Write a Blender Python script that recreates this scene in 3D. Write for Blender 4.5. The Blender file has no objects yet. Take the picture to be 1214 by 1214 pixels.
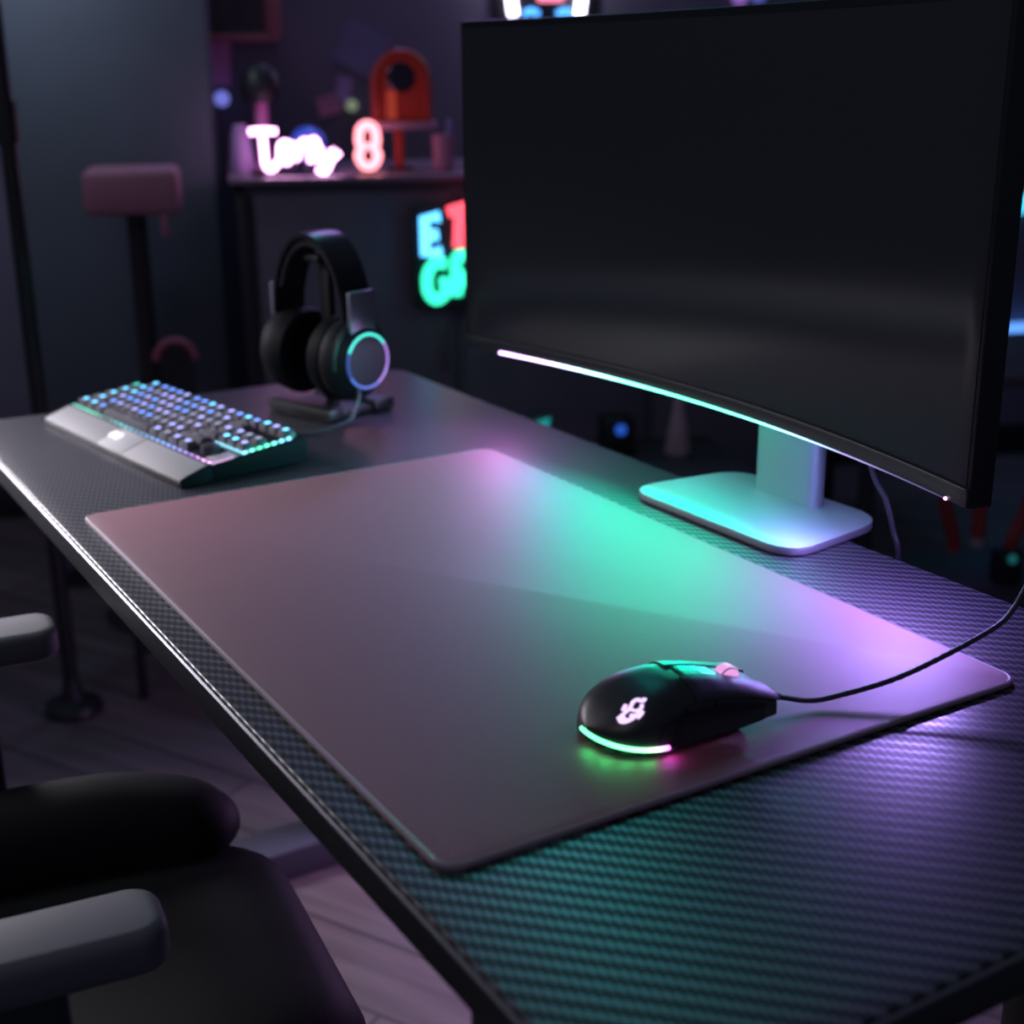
import bpy, bmesh, math, random
from mathutils import Vector, Matrix, Euler
random.seed(7)
PI = math.pi
S = 1.13            # all plan figures below are multiplied by this to reach metres
DZ = 0.655          # desk top height (plan units)
C = bpy.context.scene.collection
sc = bpy.context.scene

# ------------------------------------------------------------------ materials
def lin(c):
    return tuple(((x / 12.92) if x <= 0.04045 else ((x + 0.055) / 1.055) ** 2.4) for x in c)

def new_mat(name):
    m = bpy.data.materials.new(name); m.use_nodes = True
    nt = m.node_tree
    return m, nt, nt.nodes['Principled BSDF']

def mat(name, col, rough=0.5, metal=0.0, spec=0.5, noise=0.0, nscale=40.0, bump=0.0, bscale=300.0, coat=0.0, sheen=0.0, emit=None, estr=0.0):
    m, nt, b = new_mat(name)
    b.inputs['Base Color'].default_value = (*col, 1)
    b.inputs['Roughness'].default_value = rough
    b.inputs['Metallic'].default_value = metal
    b.inputs['Specular IOR Level'].default_value = spec
    b.inputs['Coat Weight'].default_value = coat
    b.inputs['Sheen Weight'].default_value = sheen
    tc = nt.nodes.new('ShaderNodeTexCoord')
    if noise > 0:
        n = nt.nodes.new('ShaderNodeTexNoise'); n.inputs['Scale'].default_value = nscale; n.inputs['Detail'].default_value = 4
        nt.links.new(tc.outputs['Object'], n.inputs['Vector'])
        r = nt.nodes.new('ShaderNodeValToRGB')
        r.color_ramp.elements[0].position = 0.3; r.color_ramp.elements[1].position = 0.7
        r.color_ramp.elements[0].color = (*[c * (1 - noise) for c in col], 1)
        r.color_ramp.elements[1].color = (*[min(1, c * (1 + noise)) for c in col], 1)
        nt.links.new(n.outputs['Fac'], r.inputs['Fac']); nt.links.new(r.outputs['Color'], b.inputs['Base Color'])
    if bump > 0:
        n2 = nt.nodes.new('ShaderNodeTexNoise'); n2.inputs['Scale'].default_value = bscale; n2.inputs['Detail'].default_value = 3
        nt.links.new(tc.outputs['Object'], n2.inputs['Vector'])
        bp = nt.nodes.new('ShaderNodeBump'); bp.inputs['Strength'].default_value = bump; bp.inputs['Distance'].default_value = 0.001
        nt.links.new(n2.outputs['Fac'], bp.inputs['Height']); nt.links.new(bp.outputs['Normal'], b.inputs['Normal'])
    if emit is not None:
        b.inputs['Emission Color'].default_value = (*emit, 1); b.inputs['Emission Strength'].default_value = estr
    return m

def glow(name, col, strength):
    return mat(name, (0.02, 0.02, 0.02), 0.4, emit=col, estr=strength)

def ramp_glow(name, axis, lo, hi, stops, strength, beads=0):
    """an LED strip whose colour runs along one axis of its own object"""
    m, nt, b = new_mat(name)
    b.inputs['Base Color'].default_value = (0.02, 0.02, 0.02, 1)
    tc = nt.nodes.new('ShaderNodeTexCoord'); sp = nt.nodes.new('ShaderNodeSeparateXYZ')
    nt.links.new(tc.outputs['Object'], sp.inputs[0])
    mr = nt.nodes.new('ShaderNodeMapRange'); mr.inputs[1].default_value = lo * S; mr.inputs[2].default_value = hi * S
    nt.links.new(sp.outputs[axis], mr.inputs[0])
    r = nt.nodes.new('ShaderNodeValToRGB')
    el = r.color_ramp.elements
    while len(el) < len(stops): el.new(0.5)
    for e, (p, c, k) in zip(el, stops): e.position = p; e.color = (*[x * k for x in c], 1)
    nt.links.new(mr.outputs[0], r.inputs['Fac']); nt.links.new(r.outputs['Color'], b.inputs['Emission Color'])
    b.inputs['Emission Strength'].default_value = strength
    if beads:      # separate LEDs showing through the diffuser
        q = math_node(nt, 'POWER', math_node(nt, 'ABSOLUTE', math_node(nt, 'SINE', math_node(nt, 'MULTIPLY', mr.outputs[0], PI * beads))), 3.0)
        q = math_node(nt, 'MULTIPLY', math_node(nt, 'ADD', math_node(nt, 'MULTIPLY', q, 1.0), 0.18), strength)
        nt.links.new(q, b.inputs['Emission Strength'])
    return m

def math_node(nt, op, a, b=None, c=None):
    n = nt.nodes.new('ShaderNodeMath'); n.operation = op
    for i, v in enumerate((a, b, c)):
        if v is None: continue
        if isinstance(v, (int, float)): n.inputs[i].default_value = v
        else: nt.links.new(v, n.inputs[i])
    return n.outputs[0]

def carbon_mat(name, cell):
    """2/2 twill carbon weave: height of the tows through bump, slight tone change between warp and weft"""
    m, nt, b = new_mat(name)
    tc = nt.nodes.new('ShaderNodeTexCoord'); sp = nt.nodes.new('ShaderNodeSeparateXYZ')
    nt.links.new(tc.outputs['Object'], sp.inputs[0])
    M = lambda *a: math_node(nt, *a)
    u = M('DIVIDE', sp.outputs[0], cell * S); v = M('DIVIDE', sp.outputs[1], cell * S)
    i, j = M('FLOOR', u), M('FLOOR', v)
    fu, fv = M('SUBTRACT', u, i), M('SUBTRACT', v, j)
    k = M('FLOORED_MODULO', M('ADD', i, j), 4.0)
    over = M('LESS_THAN', k, 1.5)
    hu = M('SINE', M('MULTIPLY', fu, PI)); hv = M('SINE', M('MULTIPLY', fv, PI))
    # position along the two-cell float
    kv = M('MULTIPLY', M('ADD', M('FLOORED_MODULO', k, 2.0), fv), 0.5)
    ku = M('MULTIPLY', M('ADD', M('FLOORED_MODULO', k, 2.0), fu), 0.5)
    lv = M('SINE', M('MULTIPLY', kv, PI)); lu = M('SINE', M('MULTIPLY', ku, PI))
    hw = M('MULTIPLY', M('POWER', hu, 0.6), M('POWER', lv, 0.7)); hf = M('MULTIPLY', M('POWER', hv, 0.6), M('POWER', lu, 0.7))
    h = M('ADD', M('MULTIPLY', over, M('ADD', 0.35, M('MULTIPLY', hw, 0.65))), M('MULTIPLY', M('SUBTRACT', 1.0, over), M('MULTIPLY', hf, 0.22)))
    r = nt.nodes.new('ShaderNodeValToRGB')
    r.color_ramp.elements[0].position = 0.1; r.color_ramp.elements[0].color = (0.004, 0.004, 0.007, 1)
    r.color_ramp.elements[1].position = 0.85; r.color_ramp.elements[1].color = (0.042, 0.040, 0.054, 1)
    nt.links.new(h, r.inputs['Fac']); nt.links.new(r.outputs['Color'], b.inputs['Base Color'])
    rr = nt.nodes.new('ShaderNodeMapRange'); rr.inputs[3].default_value = 0.42; rr.inputs[4].default_value = 0.33
    nt.links.new(h, rr.inputs[0]); nt.links.new(rr.outputs[0], b.inputs['Roughness'])
    sr = nt.nodes.new('ShaderNodeMapRange'); b.inputs['IOR'].default_value = 1.95; sr.inputs[3].default_value = 0.07; sr.inputs[4].default_value = 1.0
    nt.links.new(h, sr.inputs[0]); nt.links.new(sr.outputs[0], b.inputs['Specular IOR Level'])
    bp = nt.nodes.new('ShaderNodeBump'); bp.inputs['Strength'].default_value = 0.13; bp.inputs['Distance'].default_value = 0.001
    nt.links.new(h, bp.inputs['Height']); nt.links.new(bp.outputs['Normal'], b.inputs['Normal'])
    return m

def cloth_pad_mat(name, col):
    m, nt, b = new_mat(name)
    tc = nt.nodes.new('ShaderNodeTexCoord'); sp = nt.nodes.new('ShaderNodeSeparateXYZ')
    nt.links.new(tc.outputs['Object'], sp.inputs[0])
    M = lambda *a: math_node(nt, *a)
    w = 2 * PI / 0.0013
    h = M('ADD', M('SINE', M('MULTIPLY', sp.outputs[0], w)), M('SINE', M('MULTIPLY', sp.outputs[1], w)))
    n = nt.nodes.new('ShaderNodeTexNoise'); n.inputs['Scale'].default_value = 900; n.inputs['Detail'].default_value = 2
    nt.links.new(tc.outputs['Object'], n.inputs['Vector'])
    h = M('ADD', M('MULTIPLY', h, 0.25), n.outputs['Fac'])
    bp = nt.nodes.new('ShaderNodeBump'); bp.inputs['Strength'].default_value = 0.25; bp.inputs['Distance'].default_value = 0.0004
    nt.links.new(h, bp.inputs['Height']); nt.links.new(bp.outputs['Normal'], b.inputs['Normal'])
    b.inputs['Base Color'].default_value = (*col, 1)
    b.inputs['Roughness'].default_value = 0.56; b.inputs['IOR'].default_value = 1.65; b.inputs['Specular IOR Level'].default_value = 0.8
    return m

def wood_floor_mat(name):
    m, nt, b = new_mat(name)
    tc = nt.nodes.new('ShaderNodeTexCoord')
    mp = nt.nodes.new('ShaderNodeMapping'); mp.inputs['Rotation'].default_value = (0, 0, math.radians(62))
    nt.links.new(tc.outputs['Object'], mp.inputs[0])
    br = nt.nodes.new('ShaderNodeTexBrick'); br.inputs['Scale'].default_value = 1.0
    br.inputs['Brick Width'].default_value = 1.1; br.inputs['Row Height'].default_value = 0.13; br.inputs['Mortar Size'].default_value = 0.003
    br.inputs['Color1'].default_value = (0.22, 0.175, 0.19, 1); br.inputs['Color2'].default_value = (0.145, 0.11, 0.12, 1); br.inputs['Mortar'].default_value = (0.05, 0.04, 0.045, 1)
    nt.links.new(mp.outputs[0], br.inputs['Vector'])
    mp2 = nt.nodes.new('ShaderNodeMapping'); mp2.inputs['Scale'].default_value = (1.2, 14, 1)
    nt.links.new(mp.outputs[0], mp2.inputs[0])
    n = nt.nodes.new('ShaderNodeTexNoise'); n.inputs['Scale'].default_value = 2.5; n.inputs['Detail'].default_value = 6
    nt.links.new(mp2.outputs[0], n.inputs['Vector'])
    mx = nt.nodes.new('ShaderNodeMix'); mx.data_type = 'RGBA'; mx.blend_type = 'MULTIPLY'; mx.inputs[0].default_value = 0.8
    nt.links.new(br.outputs['Color'], mx.inputs[6]); nt.links.new(n.outputs['Fac'], mx.inputs[7])
    nt.links.new(mx.outputs[2], b.inputs['Base Color'])
    b.inputs['Roughness'].default_value = 0.55
    return m

# ------------------------------------------------------------------ mesh building
class MB:
    def __init__(s): s.bm = bmesh.new(); s.mi = 0
    def _take(s, geom_faces, smooth):
        for f in geom_faces: f.material_index = s.mi; f.smooth = smooth
    def merge(s, bm2, M=None, smooth=True):
        if M is not None: bm2.transform(M)
        vm = {v: s.bm.verts.new(v.co) for v in bm2.verts}
        out = []
        for f in bm2.faces:
            try: nf = s.bm.faces.new([vm[v] for v in f.verts])
            except ValueError: continue
            out.append(nf)
        s._take(out, smooth); bm2.free(); return out
    def box(s, c, size, bevel=0.0, seg=2, rot=None, smooth=True):
        b = bmesh.new(); bmesh.ops.create_cube(b, size=1.0)
        bmesh.ops.scale(b, vec=Vector(size), verts=b.verts)
        if bevel > 0: bmesh.ops.bevel(b, geom=b.edges[:], offset=bevel, segments=seg, profile=0.5, affect='EDGES')
        M = Matrix.Translation(Vector(c))
        if rot: M = M @ Euler(rot).to_matrix().to_4x4()
        s.merge(b, M, smooth and bevel > 0); return s
    def prism(s, pts, z0, z1, bevel=0.0, seg=2, M=None, smooth=True):
        """extrude a plan outline from z0 to z1, rounding its two rims"""
        b = bmesh.new()
        lo = [b.verts.new((x, y, z0)) for x, y in pts]; hi = [b.verts.new((x, y, z1)) for x, y in pts]
        n = len(pts)
        b.faces.new(lo[::-1]); b.faces.new(hi)
        for i in range(n): b.faces.new((lo[i], lo[(i + 1) % n], hi[(i + 1) % n], hi[i]))
        bmesh.ops.recalc_face_normals(b, faces=b.faces)
        if bevel > 0:
            es = [e for e in b.edges if abs(e.verts[0].co.z - e.verts[1].co.z) < 1e-7]
            bmesh.ops.bevel(b, geom=es, offset=bevel, segments=seg, profile=0.5, affect='EDGES')
        s.merge(b, M, smooth); return s
    def tube(s, pts, r, seg=10, closed=False, caps=True, flat=1.0):
        pts = [Vector(p) for p in pts]; n = len(pts)
        rs = r if isinstance(r, (list, tuple)) else [r] * n
        rings = []; prevn = None
        for i in range(n):
            a = pts[(i - 1) % n] if (closed or i > 0) else pts[i]
            c = pts[(i + 1) % n] if (closed or i < n - 1) else pts[i]
            t = (c - a).normalized()
            if prevn is None:
                up = Vector((0, 0, 1)) if abs(t.z) < 0.9 else Vector((1, 0, 0))
                nn = (up - t * up.dot(t)).normalized()
            else: nn = (prevn - t * prevn.dot(t)).normalized()
            prevn = nn; bb = t.cross(nn)
            rings.append([s.bm.verts.new(pts[i] + nn * (math.cos(2 * PI * k / seg) * rs[i] * flat) + bb * (math.sin(2 * PI * k / seg) * rs[i])) for k in range(seg)])
        fs = []
        for i in range(n if closed else n - 1):
            A, B = rings[i], rings[(i + 1) % n]
            for k in range(seg): fs.append(s.bm.faces.new((A[k], A[(k + 1) % seg], B[(k + 1) % seg], B[k])))
        if caps and not closed:
            fs.append(s.bm.faces.new(rings[0][::-1])); fs.append(s.bm.faces.new(rings[-1]))
        s._take(fs, True); return s
    def lathe(s, prof, seg=32, M=None, a0=0.0, a1=2 * PI):
        """revolve (radius, z) pairs about z"""
        b = bmesh.new(); full = abs(a1 - a0 - 2 * PI) < 1e-6
        nn = seg if full else seg + 1
        rings = []
        for (r, z) in prof:
            if r < 1e-7: rings.append([b.verts.new((0, 0, z))])
            else: rings.append([b.verts.new((r * math.cos(a0 + (a1 - a0) * k / seg), r * math.sin(a0 + (a1 - a0) * k / seg), z)) for k in range(nn)])
        for A, B in zip(rings, rings[1:]):
            for k in range(seg):
                k2 = (k + 1) % nn
                if len(A) == 1 and len(B) == 1: continue
                if len(A) == 1: b.faces.new((A[0], B[k2], B[k]))
                elif len(B) == 1: b.faces.new((A[k], A[k2], B[0]))
                else: b.faces.new((A[k], A[k2], B[k2], B[k]))
        s.merge(b, M, True); return s
    def grid(s, fn, nu, nv, thick=None, flip=False):
        """patch of fn(u, v); with thick, the same patch pulled in by fn2 closes it"""
        V = [[s.bm.verts.new(fn(i / nu, j / nv)) for j in range(nv + 1)] for i in range(nu + 1)]
        fs = []
        for i in range(nu):
            for j in range(nv):
                q = (V[i][j], V[i + 1][j], V[i + 1][j + 1], V[i][j + 1])
                fs.append(s.bm.faces.new(q[::-1] if flip else q))
        if thick:
            W = [[s.bm.verts.new(thick(i / nu, j / nv)) for j in range(nv + 1)] for i in range(nu + 1)]
            for i in range(nu):
                for j in range(nv):
                    q = (W[i][j], W[i][j + 1], W[i + 1][j + 1], W[i + 1][j])
                    fs.append(s.bm.faces.new(q[::-1] if flip else q))
            rim = [(i, 0) for i in range(nu)] + [(nu, j) for j in range(nv)] + [(i, nv) for i in range(nu, 0, -1)] + [(0, j) for j in range(nv, 0, -1)]
            for (a, b) in zip(rim, rim[1:] + rim[:1]):
                fs.append(s.bm.faces.new((V[b[0]][b[1]], V[a[0]][a[1]], W[a[0]][a[1]], W[b[0]][b[1]])))
        s._take(fs, True); return s
    def mesh(s, name, mats, autosmooth=35):
        bmesh.ops.recalc_face_normals(s.bm, faces=s.bm.faces)
        lim = math.radians(autosmooth)
        for e in s.bm.edges:
            if len(e.link_faces) == 2 and e.calc_face_angle(0) > lim: e.smooth = False
        bmesh.ops.scale(s.bm, vec=Vector((S, S, S)), verts=s.bm.verts)
        me = bpy.data.meshes.new(name); s.bm.to_mesh(me); s.bm.free()
        for m in (mats if isinstance(mats, (list, tuple)) else [mats]): me.materials.append(m)
        return me
    def build(s, name, mats, parent=None, loc=(0, 0, 0), rz=0.0):
        return put(name, s.mesh(name, mats), parent, loc, rz)

def put(name, me, parent=None, loc=(0, 0, 0), rz=0.0):
    o = bpy.data.objects.new(name, me); C.objects.link(o)
    o.location = Vector(loc) * S; o.rotation_euler = (0, 0, rz)
    if parent: o.parent = parent
    return o

def tag(o, label, cat, group=None):
    o['label'] = label; o['category'] = cat
    if group: o['group'] = group
    return o

def thing(name, label, cat, loc=(0, 0, 0), rz=0.0, group=None):
    o = bpy.data.objects.new(name, None); C.objects.link(o)
    o.empty_display_size = 0.05
    o.location = Vector(loc) * S; o.rotation_euler = (0, 0, rz)
    return tag(o, label, cat, group)

def struct(o): o['kind'] = 'structure'; return o

def rrect(x0, x1, y0, y1, r, n=6):
    pts = []
    for cx, cy, a in ((x1 - r, y1 - r, 0), (x0 + r, y1 - r, 90), (x0 + r, y0 + r, 180), (x1 - r, y0 + r, 270)):
        for k in range(n + 1):
            t = math.radians(a + 90 * k / n); pts.append((cx + r * math.cos(t), cy + r * math.sin(t)))
    return pts

def smooth_path(pts, n=8, closed=False):
    """Catmull-Rom through the points"""
    P = [Vector(p) for p in pts]; out = []; m = len(P)
    for i in range(m if closed else m - 1):
        if closed: a, b, c, d = P[(i - 1) % m], P[i], P[(i + 1) % m], P[(i + 2) % m]
        else: a, b, c, d = P[max(i - 1, 0)], P[i], P[i + 1], P[min(i + 2, m - 1)]
        for k in range(n):
            t = k / n
            out.append(0.5 * ((2 * b) + (c - a) * t + (2 * a - 5 * b + 4 * c - d) * t * t + (3 * b - a - 3 * c + d) * t ** 3))
    if not closed: out.append(P[-1])
    return out

# room frame: turned from the desk; r to the side, f away from the viewer, z over the desk top
ROT = math.radians(-20)
CAM = Vector((-0.263, -0.502, 0))
ER = Vector((math.cos(ROT), math.sin(ROT), 0)); EF = Vector((-math.sin(ROT), math.cos(ROT), 0))
def RP(r, f, z=0.0):
    p = CAM + ER * r + EF * f
    return (p.x, p.y, z)
HZ = DZ - 0.74      # heights noted for a 0.74 desk are shifted by this

# ------------------------------------------------------------------ shared materials
M_carbon = carbon_mat('carbon_weave', 0.0034)
M_black = mat('black_plastic', (0.012, 0.013, 0.016), 0.45, bump=0.05)
M_blacksoft = mat('black_soft_touch', (0.014, 0.014, 0.018), 0.38, spec=0.5)
M_blackmetal = mat('black_powder_coat', (0.012, 0.013, 0.017), 0.5, bump=0.08, bscale=600)
M_edge = mat('desk_edge_trim', (0.16, 0.16, 0.18), 0.35, metal=0.6)
M_pad = cloth_pad_mat('mauve_cloth', (0.175, 0.042, 0.062))
M_padedge = mat('rubber_edge', (0.24, 0.17, 0.21), 0.5)
M_silver = mat('satin_silver', (0.36, 0.40, 0.44), 0.58, metal=0.85, bump=0.02)
M_leather = mat('black_leather', (0.0035, 0.005, 0.007), 0.62, spec=0.12, bump=0.15, bscale=260)
M_armpad = mat('grey_armrest_foam', (0.085, 0.085, 0.10), 0.6, bump=0.1)
M_fabricdark = mat('dark_mesh_fabric', (0.02, 0.021, 0.026), 0.8, bump=0.2, bscale=700)

# ------------------------------------------------------------------ setting
fl = MB().box((0.6, 1.4, -0.03), (5.6, 5.6, 0.06)).build('floor', wood_floor_mat('wood_floor')); struct(fl)
M_wall = mat('dark_wall', (0.16, 0.14, 0.20), 0.8, noise=0.25, nscale=1.5, bump=0.1)
WB = 3.34
p = RP(0.75, WB + 0.05, 1.45)
wb = MB().box((0, 0, 0), (4.3, 0.1, 3.0)).build('wall_back', M_wall, None, p, ROT); struct(wb)
p = RP(2.85, 1.9, 1.2)
wr = MB().box((0, 0, 0), (0.1, 2.9, 2.5)).build('wall_right', M_wall, None, p, ROT); struct(wr)
p = RP(0.75, WB - 0.009, 0.04)
bb = MB().box((0, 0, 0), (4.1, 0.018, 0.08), 0.004).build('baseboard_back', M_black, None, p, ROT); struct(bb)

# ------------------------------------------------------------------ desk
DX0, DX1, DY0, DY1 = -0.022, 0.506, -0.18, 1.055
desk = thing('desk', 'long black gaming desk with carbon fibre weave top, holding keyboard, pad and monitor', 'desk', (0, 0, 0))
MB().prism(rrect(DX0, DX1, DY0, DY1, 0.022), DZ - 0.0045, DZ, 0.0018, 3).build('desktop', [M_carbon], desk)
MB().prism(rrect(DX0 + 0.0004, DX1 - 0.0004, DY0 + 0.0004, DY1 - 0.0004, 0.022), DZ - 0.028, DZ - 0.0047, 0.003, 3).build('edge_band', M_blackmetal, desk)['label'] = 'plain black edge band'
e = MB()
rim = [(x, y, DZ - 0.0035) for x, y in rrect(DX0 - 0.0008, DX1 + 0.0008, DY0 - 0.0008, DY1 + 0.0008, 0.0225)]
e.tube(rim, 0.0016, 6, closed=True)
e.build('edge_trim', M_edge, desk)
MB().box((0.27, 0.44, DZ - 0.0415), (0.36, 1.06, 0.026), 0.003).build('under_frame', M_blackmetal, desk)
M_foot = mat('foot_grey', (0.05, 0.05, 0.065), 0.45)
for y in (-0.06, 1.03):
    MB().box((0.40, y, (DZ - 0.03) / 2 + 0.02), (0.07, 0.04, DZ - 0.075), 0.004).build('leg', M_blackmetal, desk)
    MB().box((0.235, y + (0.012 if y > 0 else 0), 0.022), (0.50, 0.07, 0.044), 0.005).build('foot', M_foot, desk)
m = MB(); m.box((0.005, -0.062, DZ - 0.038), (0.04, 0.03, 0.020), 0.004); m.box((-0.004, -0.062, DZ - 0.052), (0.016, 0.018, 0.014), 0.003); m.build('cable_clip', M_blackmetal, desk)

# ------------------------------------------------------------------ desk pad
pad = thing('desk_pad', 'large mauve cloth mouse pad lying along the middle of the desk', 'mouse pad', (0, 0, DZ))
MB().prism(rrect(0, 0.40, 0, 0.643, 0.012), 0.0004, 0.0040, 0.0012, 3).build('cloth_surface', M_pad, pad)
e = MB(); e.tube([(x, y, 0.0022) for x, y in rrect(0.0, 0.40, 0.0, 0.643, 0.012, 8)], 0.0021, 8, closed=True)
e.build('stitched_edge', M_padedge, pad)
PADZ = DZ + 0.0042

# ------------------------------------------------------------------ monitor
YC, X0, RR = 0.42, 0.482, 1.36
ZB, ZT = DZ + 0.083, DZ + 0.408
HALF = 0.337
def mx(y): return X0 - (RR - math.sqrt(RR * RR - (y - YC) ** 2))
mon = thing('monitor', 'wide curved black monitor, switched off, with a glowing strip along its lower edge', 'monitor', (0, 0, 0))
def curved_slab(x_off0, x_off1, z0, z1, y0, y1, n=40, bev=0.0015):
    b = bmesh.new(); rings = []
    for k in range(n + 1):
        y = y0 + (y1 - y0) * k / n; x = mx(y)
        ang = math.asin((y - YC) / RR); nx, ny = math.cos(ang), math.sin(ang)   # outward from the viewer side
        a, c = (x + x_off0 * nx, y + x_off0 * ny), (x + x_off1 * nx, y + x_off1 * ny)
        rings.append([b.verts.new((*a, z0)), b.verts.new((*a, z1)), b.verts.new((*c, z1)), b.verts.new((*c, z0))])
    for A, B in zip(rings, rings[1:]):
        for k in range(4): b.faces.new((A[k], A[(k + 1) % 4], B[(k + 1) % 4], B[k]))
    b.faces.new(rings[0]); b.faces.new(rings[-1][::-1])
    bmesh.ops.recalc_face_normals(b, faces=b.faces)
    if bev:
        es = [x for x in b.edges if x.calc_face_angle(0) > 1.0]
        bmesh.ops.bevel(b, geom=es, offset=bev, segments=2, profile=0.5, affect='EDGES')
    return b
m = MB(); m.merge(curved_slab(0.0, 0.018, ZB, ZT, YC - HALF, YC + HALF))
m.build('housing', mat('monitor_black', (0.010, 0.011, 0.013), 0.5, spec=0.3), mon)
m = MB(); m.merge(curved_slab(-0.0006, 0.004, ZB + 0.0145, ZT - 0.007, YC - HALF + 0.004, YC + HALF - 0.004, bev=0.0002))
m.build('screen', mat('screen_glass', (0.036, 0.040, 0.045), 0.20, spec=0.15), mon)
m = MB(); m.merge(curved_slab(-0.0016, 0.003, ZB + 0.0005, ZB + 0.0125, YC - HALF + 0.001, YC + HALF - 0.001, bev=0.0006))
m.build('chin', mat('chin_grey', (0.020, 0.021, 0.024), 0.35), mon)
m = MB(); m.merge(curved_slab(-0.0020, 0.001, ZB + 0.0128, ZB + 0.0138, YC - HALF + 0.002, YC + HALF - 0.002, bev=0))
m.build('bezel_line', mat('bezel_line_grey', (0.14, 0.14, 0.15), 0.3, metal=0.6), mon)
STOPS = [(0.00, (0.72, 0.42, 1.0), 1.0), (0.10, (0.66, 0.45, 1.0), 1.0), (0.20, (0.42, 0.72, 1.0), 1.0), (0.30, (0.18, 1.0, 0.78), 1.0),
         (0.45, (0.10, 1.0, 0.55), 1.0), (0.58, (0.14, 0.95, 0.66), 0.9), (0.70, (0.35, 0.70, 1.0), 0.6), (0.80, (0.52, 0.42, 1.0), 0.22), (0.90, (0.5, 0.35, 1.0), 0.06), (1.0, (0.5, 0.3, 1.0), 0.02)]
YS0, YS1 = 0.705, 0.108
m = MB(); path = []; rad = []
for k in range(61):
    y = YS0 + (YS1 - YS0) * k / 60; path.append((mx(y) - 0.0018, y, ZB + 0.0012)); rad.append(0.0017 - 0.0011 * min(1, k / 48))
m.tube(path, rad, 8)
m.build('light_strip', ramp_glow('strip_glow', 1, YS0, YS1, STOPS, 6.0), mon)['label'] = 'light strip running violet to green to violet'
m = MB(); m.lathe([(0, -0.0014), (0.0012, -0.0008), (0.0016, 0), (0.0012, 0.0008), (0, 0.0014)], 14, Matrix.Translation((mx(0.106) - 0.0018, 0.106, ZB + 0.0014))); m.build('status_light', glow('status_pink', (1.0, 0.5, 0.95), 4.0), mon)
m = MB(); m.box((0.513, 0.36, DZ + 0.20), (0.04, 0.09, 0.09), 0.006); m.build('neck_mount', M_black, mon)
m = MB(); m.prism([(x + 0.531, y + 0.352) for x, y in rrect(-0.009, 0.009, -0.038, 0.038, 0.0085, 5)], DZ + 0.006, DZ + 0.24, 0.002)
m.build('stand_column', M_silver, mon)['label'] = 'silver stand column'
# base: slightly skewed plate with big round corners
def round_poly(pts, r, n=7):
    out = []; m_ = len(pts)
    for i in range(m_):
        a, b, c = Vector(pts[i - 1]), Vector(pts[i]), Vector(pts[(i + 1) % m_])
        d1, d2 = (a - b).normalized(), (c - b).normalized()
        p1, p2 = b + d1 * r, b + d2 * r
        for k in range(n + 1):
            t = k / n; out.append(tuple((p1 * (1 - t) ** 2 + b * 2 * t * (1 - t) + p2 * t * t)))
    return out
m = MB(); m.prism(round_poly([(0.429, 0.452), (0.433, 0.240), (0.556, 0.262), (0.552, 0.442)], 0.034), DZ + 0.0003, DZ + 0.0072, 0.001, 2)
m.build('stand_base', M_silver, mon)['label'] = 'flat silver stand base with round corners'
m = MB(); m.tube(smooth_path([(0.515, 0.27, DZ + 0.13), (0.53, 0.257, DZ + 0.055), (0.531, 0.241, DZ + 0.034), (0.532, 0.231, DZ + 0.009), (0.533, 0.224, DZ - 0.02), (0.535, 0.222, DZ - 0.15), (0.53, 0.24, DZ - 0.3)]), 0.0023, 8)
m.build('power_cable', M_black, mon)

# ------------------------------------------------------------------ mouse
ms = thing('mouse', 'black gaming mouse on the mauve pad with a glowing rear rim and emblem', 'mouse', (0.1255, 0.0672, PADZ), math.radians(-4.5))
ML = 0.111
def msec(s):
    """half width, height and underside height at s (0 rear .. 1 front)"""
    if s < 0.28: w = 0.0335 * math.sqrt(max(0, 1 - (1 - s / 0.28) ** 2.3))
    else: w = 0.0335 - 0.0050 * math.sin((s - 0.28) / 0.5 * PI * 0.5) + (0.0035 * ((s - 0.62) / 0.38) ** 2 if s > 0.62 else 0)
    hs = [(0, 0.0125), (0.04, 0.0165), (0.10, 0.0215), (0.2, 0.0275), (0.3, 0.0316), (0.42, 0.0338), (0.54, 0.0332), (0.66, 0.0306), (0.78, 0.0268), (0.9, 0.0222), (1.02, 0.0172)]
    for (a, ha), (b, hb) in zip(hs, hs[1:]):
        if s <= b + 1e-9:
            t = (s - a) / (b - a); t2 = t
            h = ha + (hb - ha) * t2; break
    return max(w, 0.0006), h
def mpt(s, t, off=0.0):
    """shell point: t 0 = lower edge on the camera side, 1 = lower edge on the far side"""
    w, h = msec(s)
    a = PI * t
    c, sn = math.cos(a), math.sin(a)
    x = -math.copysign(abs(c) ** 0.62, c); z = abs(sn) ** 0.72
    waist = 1.0 - 0.10 * math.exp(-((z - 0.35) / 0.25) ** 2) * (1 if 0.35 < s < 0.95 else 0.4)
    fl = 0.0022 * (0 if s < 0.8 else (s - 0.8) / 0.2)
    zb = 0.0035 + 0.0065 * max(0, (s - 0.72) / 0.28) ** 1.5
    zz = zb + (h - zb) * z
    return Vector((s * ML + 0.0 - 0.004 * (1 - z) * (1 if s > 0.9 else 0), x * (w + off) * waist, zz + off * z))
sm = lambda s: 0.5 - 0.5 * math.cos(PI * s)
m = MB(); m.grid(lambda u, v: mpt(sm(u) * 0.985, v, -0.0), 36, 36)
m.box((ML * 0.47, 0, 0.0032), (ML * 0.74, 0.044, 0.004), 0.0015)
m.grid(lambda u, v: mpt(0.985, v, 0.0) * (1 - u) + Vector((ML * 0.978, 0, 0.0125)) * u, 6, 36)
m.build('body_shell', M_blacksoft, ms)
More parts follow.
